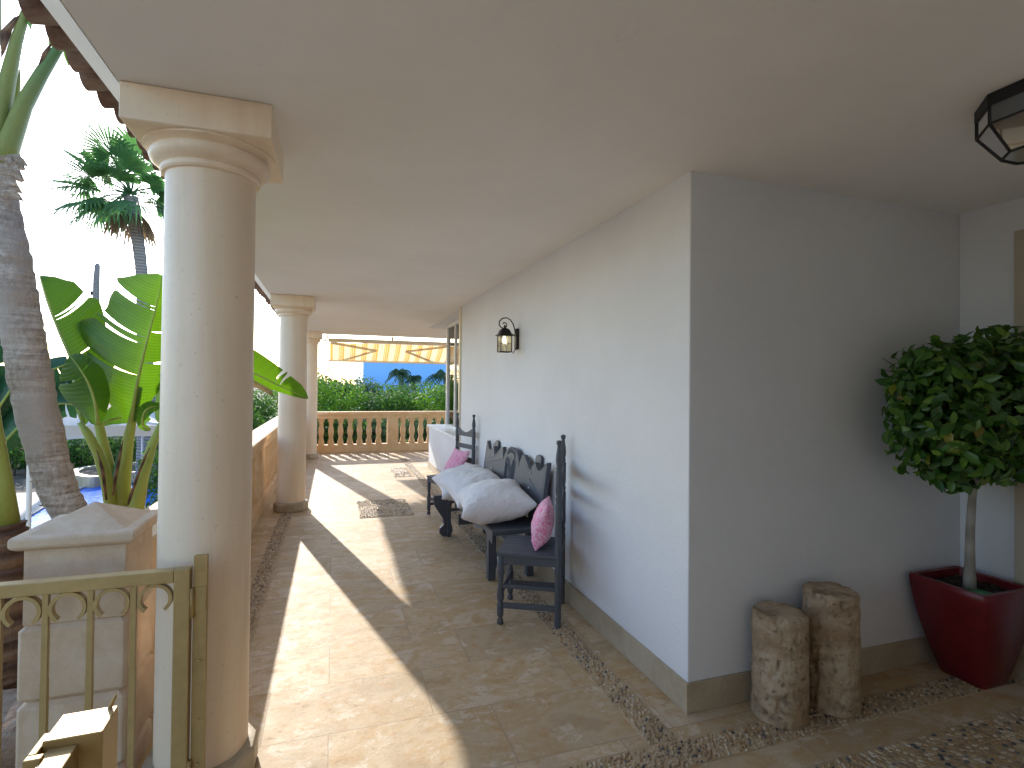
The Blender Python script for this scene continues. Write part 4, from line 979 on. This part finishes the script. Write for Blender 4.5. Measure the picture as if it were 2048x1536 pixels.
for poly in ([(0, 62), (28, 34), (40, 30), (25, 60), (12, 100), (2, 118)], [(84, 105), (108, 78), (100, 100), (88, 128), (70, 150)]): blade(poly, YP-.03, bend=.02).build('dry_leaf_edge', M_dried, pm)
for poly in ([(48, 8), (60, -10), (80, -12), (70, 8)], [(54, 45), (62, 22), (66, 40), (62, 62)]): blade(poly, YP, bend=.03).build('leaf_stub', M_fan, pm)
rb = random.Random(9); sht = tmb
for i in range(26):
    x = rb.uniform(-8, 38); y = rb.uniform(320, 400); q = PX(x, y, YP-.09-.02*rb.random())
    w_ = rb.uniform(.02, .06); h_ = rb.uniform(.02, .06); d = Vector((rb.uniform(-1, 1)*.3, -.2, .4))
    sht.add([q, q+Vector((w_, .01, -.01)), q+Vector((w_*.8, -.02, h_)), q+Vector((-.01, -.015, h_*.8))], [(0, 1, 2, 3)])
for i in range(60):
    t = rb.random(); y = 380+t*640; xc = np.interp(y, [352, 420, 520, 640, 760, 880, 980, 1060], [0, 5, 22, 42, 62, 88, 116, 150]); wd = np.interp(y, [352, 520, 760, 1060], [28, 34, 37, 34])
    s_g = 1 if rb.random() < .75 else -1; q = PX(xc+s_g*wd*.96, y, YP); L = rb.uniform(.012, .035)
    sht.add([q+Vector((-.02*s_g, -.01, 0)), q+Vector((L*s_g, -.015, -L*.3)), q+Vector((-.02*s_g, -.01, -.03))], [(0, 1, 2)])
tmb.build('trunk', M_bark, pm, ang=60)

# second stem at the extreme left edge
p2_ = thing('banana_shoot', 'single green banana stem with fibrous brown foot at the left edge', 'plant', tuple(at(12, 1080, 3.2).xy)+(GZ,)); off2 = Vector(p2_.location)
MB().tube([at(12, 1052, 3.2)-off2, at(5, 960, 3.2)-off2, at(-12, 850, 3.2)-off2, at(-30, 700, 3.2)-off2], [.055, .038, .03, .02], 12).build('stalk', M_stem, p2_, smooth=True)
bb = at(10, 1048, 3.2)-off2
noisy_trunk([Vector((.05, 0, 0)), Vector((.05, 0, .7)), Vector((bb.x+.02, bb.y, bb.z-.5)), bb], [.16, .14, .12, .075], 24, 5, .03, .02).build('trunk', M_dried, p2_, smooth=False)

# banana plant
YB = 3.9
bp = thing('banana_plant', 'banana plant with broad torn bright green leaves behind the near column', 'plant', tuple(at(242, 1010, YB).xy)+(GZ,)); off3 = Vector(bp.location)
def BX(x, y, Y=YB): return at(x, y, Y)-off3
cb = YB/FPX*.92
def stem(pts, r, Y=YB, mat=M_stem):
    P = [BX(x, y, Y) for x, y in pts]; base = P[0]
    foot = Vector((base.x*.5, base.y*.5, 0)); P = [foot, foot.lerp(base, .5)]+P; R = [r[0]*1.5*cb, r[0]*1.2*cb]+[q*cb for q in r]
    return MB().tube(P, R, 14, .75).build('stem', mat, bp, smooth=True)
stem([(224, 1015), (214, 960), (196, 905), (176, 868), (160, 845)], [15, 13, 11, 9, 6], YB-.05)
stem([(226, 1005), (218, 940), (205, 880), (196, 840), (180, 790)], [15, 14, 11, 9, 5], YB+.12)
stem([(243, 1018), (246, 960), (256, 880), (265, 840), (280, 770)], [20, 16, 12, 9, 6], YB)
stem([(272, 1018), (285, 955), (304, 890), (325, 845), (350, 800)], [17, 13, 10, 8, 5], YB-.06)
stem([(236, 1010), (235, 960), (236, 900)], [16, 12, 2], YB+.1, M_stemg)
for pts in ([(213, 1000), (205, 940), (194, 900)], [(226, 990), (232, 950), (240, 910), (246, 880)], [(256, 1010), (262, 990), (278, 945), (290, 915), (300, 895)]):
    MB().tube([BX(x, y, YB-.14) for x, y in pts], [3*cb, 5*cb]+[4*cb]*(len(pts)-3)+[1*cb] if len(pts) > 2 else 3*cb, 6, .5).build('dry_sheath', M_dried, bp, smooth=True)
def bleaf(mid, wl, wr, splits, mat, Yb=YB, ycurl=.10, seed=0, N_=44, parent=None, o3=None, nm='leaf'):
    """banana blade: midrib (px, px, depth offset), half widths in px on each side, torn along the splits"""
    o3 = off3 if o3 is None else o3; rb = random.Random(seed); m = [Vector(p) for p in mid]; P = []
    for i in range(N_+1):
        s = (len(m)-1)*i/N_; k = min(int(s), len(m)-2); t = s-k; a, b, c, d = m[max(k-1, 0)], m[k], m[k+1], m[min(k+2, len(m)-1)]
        P.append(.5*((2*b)+(c-a)*t+(2*a-5*b+4*c-d)*t*t+(3*b-a-3*c+d)*t**3))
    def itp(w, t): x = t*(len(w)-1); k = min(int(x), len(w)-2); return w[k]+(w[k+1]-w[k])*(x-k)
    mb = MB(); mb.uv = []; K = 6
    for side, w in ((-1, wl), (1, wr)):
        seg = [0]+sorted(int(q*N_) for q in splits.get(side, []))+[N_]
        for a_, b_ in zip(seg[:-1], seg[1:]):
            if b_ <= a_: continue
            sh_ = rb.uniform(-.5, .5); dr = rb.uniform(-.03, .05)
            base = len(mb.v); cnt = b_-a_+1
            for i in range(a_, b_+1):
                t = i/N_; tg = (P[min(i+1, N_)]-P[max(i-1, 0)]).xy.normalized(); nr = Vector((-tg.y, tg.x))*side
                ed = min(1, .90+.10*math.sin(PI*(i-a_)/max(1, b_-a_))) if len(seg) > 2 else 1
                wd = itp(w, t)*ed
                gap = 0
                if i == a_ and a_ > 0: gap = .55
                if i == b_ and b_ < N_: gap = -.55
                for j in range(K+1):
                    q = j/K; p2 = P[i].xy+nr*wd*q+tg*(q*q*wd*.28+gap*q*7+math.sin(i*1.3)*q*.6)
                    yo = P[i].z+ycurl*(q**1.6)*wd/60*(1)+dr*q+.006*math.sin(i*2.1)*q
                    v = at(p2.x, p2.y, Yb+yo)-o3; mb.v.append(tuple(v)); mb.uv.append((t, .5+side*q*.5))
            for i in range(cnt-1):
                for j in range(K):
                    a = base+i*(K+1)+j; mb.f.append((a, a+1, a+K+2, a+K+1))
    o = mb.build(nm, mat, parent or bp, smooth=True)
    rib = MB().tube([at(p.x, p.y, Yb+p.z-.006)-o3 for p in P[::4]], [max(.0015, .011*(1-i/(N_/4+1))) for i in range(len(P[::4]))], 6)
    rib.build('midrib', M_stem, o, smooth=True); return o
bleaf([(168, 850, 0), (150, 790, .0), (150, 735, .03), (118, 660, .06), (95, 600, .08), (80, 552, .1)], [4, 8, 6, 4, 4, 2], [10, 40, 95, 98, 62, 2], {1: [.47, .66, .70]}, M_banana, YB+.1, .10, 2)
bleaf([(262, 845, 0), (272, 780, -.02), (285, 720, -.02), (300, 660, 0), (316, 600, .05), (324, 550, .08)], [20, 105, 148, 95, 95, 8], [8, 50, 60, 55, 40, 4], {-1: [.30, .52, .56, .74, .76], 1: [.4, .6]}, M_banana, YB-.02, .12, 4)
bleaf([(196, 850, 0), (190, 805, 0), (176, 765, 0), (158, 735, .0), (140, 712, .02)], [14, 55, 62, 40, 3], [10, 34, 40, 30, 3], {-1: [.6], 1: [.7]}, M_banana, YB-.12, .10, 6)
bleaf([(300, 860, 0), (285, 850, -.02), (288, 826, -.04), (300, 815, -.04), (320, 812, 0)], [3, 10, 14, 12, 4], [3, 10, 14, 12, 4], {}, M_bright, YB-.1, .03, 7)
bleaf([(318, 845, 0), (345, 800, 0), (360, 770, 0), (370, 720, .1)], [12, 45, 50, 4], [12, 40, 45, 4], {-1: [.5]}, M_banana, YB-.05, .1, 8)
bleaf([(200, 850, .15), (228, 838, .15), (260, 835, .2), (300, 840, .3)], [8, 28, 22, 3], [4, 12, 12, 2], {}, M_bright, YB+.1, .1, 9)
bleaf([(352, 790, 0), (385, 690, 0), (410, 580, .02), (425, 470, .05)], [10, 44, 48, 4], [10, 50, 52, 4], {-1: [.5], 1: [.4, .7]}, M_banana, YB+.05, .1, 10)  # extra leaf, unseen behind the near column, added to shade the gate post
# leaf reaching round the near column into the terrace
bleaf([(330, 650, 0), (420, 700, 0), (500, 742, 0), (545, 765, .0), (590, 786, .02), (616, 797, .04)], [8, 46, 40, 35, 20, 1], [10, 24, 12, 14, 7, 1], {-1: [.62, .66]}, M_banana, YB-.1, .09, 11)
bleaf([(420, 790, .1), (470, 765, .1), (510, 765, .1), (545, 790, .1)], [6, 14, 12, 2], [6, 14, 10, 2], {}, M_dry, YB+.05, .05, 12)
# darker leaves further left
b2 = thing('banana_plant', 'darker banana plant behind the leaning palm trunk', 'plant', tuple(at(-60, 1000, 4.8).xy)+(GZ,)); o4 = Vector(b2.location)
for i, (md, wl, wr) in enumerate([([(-40, 900, 0), (20, 780, 0), (90, 745, 0), (150, 722, 0), (152, 716, 0)], [10, 30, 25, 12, 1], [10, 60, 70, 26, 1]), ([(-50, 960, 0), (30, 860, 0), (110, 810, 0), (160, 815, 0), (178, 838, 0)], [10, 40, 50, 40, 2], [8, 30, 30, 22, 2]),
                                   ([(-60, 900, 0), (-30, 780, 0), (-10, 690, 0), (5, 620, 0), (10, 560, .05)], [20, 50, 50, 30, 2], [20, 40, 36, 24, 2]), ([(-70, 900, .1), (-20, 820, .1), (30, 800, .1), (70, 790, .1)], [10, 40, 30, 2], [10, 40, 26, 2])]):
    bleaf(md, wl, wr, {-1: [.5, .7], 1: [.4, .6, .75]}, M_banana_d, 4.8, .15, 30+i, parent=b2, o3=o4)
MB().tube([Vector((0, 0, 0)), at(-60, 1000, 4.8)-o4, at(-45, 900, 4.8)-o4, at(-20, 840, 4.8)-o4], [.14, .11, .07, .03], 12).build('stem', M_stem, b2, smooth=True)

# fan palm
YF = 16.5
bs = at(292, 935, YF); fp = thing('fan_palm', 'tall fan palm with a shaggy crown standing beyond the pool', 'palm', (bs.x, bs.y, GZ)); o5 = Vector(fp.location)
tp = at(262, 395, YF)-o5
noisy_trunk([(.05, 0, 0), (0.02, 0, 1.2), (at(288, 640, YF)-o5), (at(281, 520, YF)-o5), tp], [.30, .24, .16, .14, .17], 20, 3, .12, .02).build('trunk', M_bark2, fp, smooth=True)
rb = random.Random(12)
def fan(name, mat, ctr, dirv, R, droop, nb=28, spread=3.9, wd=.04):
    mb = MB(); d = dirv.normalized(); side = d.cross(Vector((0, 0, 1))).normalized() if abs(d.z) < .95 else Vector((1, 0, 0)); nrm = side.cross(d).normalized()
    pl_ = min(1, dirv.length)*rb.uniform(.75, 1.1); mb.tube([ctr, ctr+d*.5*pl_+Vector((0, 0, .06)), ctr+d*pl_], [.025, .018, .012], 5)
    hub = ctr+d*pl_; rot = Matrix.Rotation(rb.uniform(-.5, .5), 3, d); s2 = rot @ side; n2 = rot @ nrm
    for i in range(nb):
        a = -spread/2+spread*i/(nb-1); v0 = (d*math.cos(a)+s2*math.sin(a)).normalized(); L = R*(.62+.38*math.cos(a*.8))*rb.uniform(.85, 1.08)
        wv = (n2*.4+v0.cross(n2)).normalized()*wd*1.0
        p1 = hub+v0*L*.55; p2 = hub+v0*L*.85+Vector((0, 0, -droop*.25)); p3 = hub+v0*L*1.0+Vector((0, 0, -droop*rb.uniform(.5, 1.1)))
        o = len(mb.v); mb.v += [tuple(hub), tuple(p1+wv), tuple(p1-wv), tuple(p2+wv*.6), tuple(p2-wv*.6), tuple(p3)]
        mb.f += [(o, o+1, o+2), (o+1, o+3, o+4, o+2), (o+3, o+5, o+4)]
    return mb.build(name, mat, fp)
fr_dir = [(-1.0, -.3, .30), (-.85, -.4, -.15), (-.8, .1, .75), (-.25, -.7, .8), (-.15, -.8, .15), (-.55, -.7, -.45), (-.9, .2, -.6), (.3, -.5, .85), (0, .5, 1), (.8, -.3, .45), (1, .1, .05), (.9, -.4, -.4), (.35, -.8, -.45), (-.75, -.5, .45), (-.6, .6, -.2), (-.45, -.3, 1.0), (-.6, -.9, .05), (-.95, -.1, .05), (.1, -.9, .5), (-.3, .7, .5), (-.7, -.6, -.7), (-.3, -.8, -.6), (-.55, .1, .55), (.5, .5, .4)]
for d in fr_dir:
    v = Vector(d); sc_r = .62 if v.x > .4 else 1.12; v = v*(.7 if v.x > .4 else 1.0); fan('frond', M_fan, tp+Vector((0, 0, .1)), v, sc_r*.80, .15 if v.z > 0 else .4)
for i in range(6):
    a = i*2*PI/6+.4; fan('dead_frond', M_dry, tp-Vector((0, 0, .0)), Vector((math.cos(a)*.22, math.sin(a)*.22, -.42)), .8*rb.uniform(.7, 1.1), .35, 9, 1.1)

# slim post
p_ = at(192, 560, 24); t_ = at(195, 527, 24)
po = thing('slim_post', 'thin dark tapering post rising behind the banana leaves', 'post', (p_.x, p_.y, GZ))
MB().tube([(0, 0, 0), (.01, 0, 2.5), (.015, 0, p_.z-GZ), (.035, 0, t_.z-GZ-.06), (.04, 0, t_.z-GZ)], [.13, .12, .105, .085, .04], 10).build('shaft', M_bark2, po, smooth=True)
MB().box(-.16, -.08, -.02, .04, 6.0, 6.15).build('cleat', M_black, po)

# little palms near the blue-shaded house
def smallpalm(label, x, y, Y, R, seed):
    b = at(x, y, Y); t = thing('small_palm', label, 'palm', (b.x, b.y, GZ), group='small palms in front of the blue house'); h = b.z-GZ
    MB().tube([(0, 0, 0), (.03, 0, h*.5), (0, 0, h)], [.13, .10, .09], 10).build('trunk', M_bark2, t, smooth=True)
    rr = random.Random(seed); mb = MB()
    for i in range(24):
        a = rr.uniform(0, 2*PI); el = rr.uniform(-.1, 1.2); d = Vector((math.cos(a)*math.cos(el), math.sin(a)*math.cos(el), math.sin(el))); prev = Vector((0, 0, h)); L = R*rr.uniform(.8, 1.1); side = Vector((-math.sin(a), math.cos(a), 0))
        for s in range(9):
            q = (s+1)/9; p = Vector((0, 0, h))+Vector((d.x, d.y, 0))*L*q+Vector((0, 0, d.z*L*q-.75*L*q*q)); 
            for sg in (-1, 1):
                e = p+side*sg*.26*(1-.6*q)+Vector((0, 0, -.16)); mb.add([prev, p, e], [(0, 1, 2)])
            prev = p
    mb.build('frond', M_hedge2, t)
smallpalm('small palm in front of the middle of the blue wall', 802, 748, 27, 1.0, 1)
smallpalm('small palm in front of the blue wall beside the window frame', 890, 752, 27, 1.15, 2)
smallpalm('dark spiky small palm right of the middle one on the blue wall', 828, 757, 28, .7, 3)
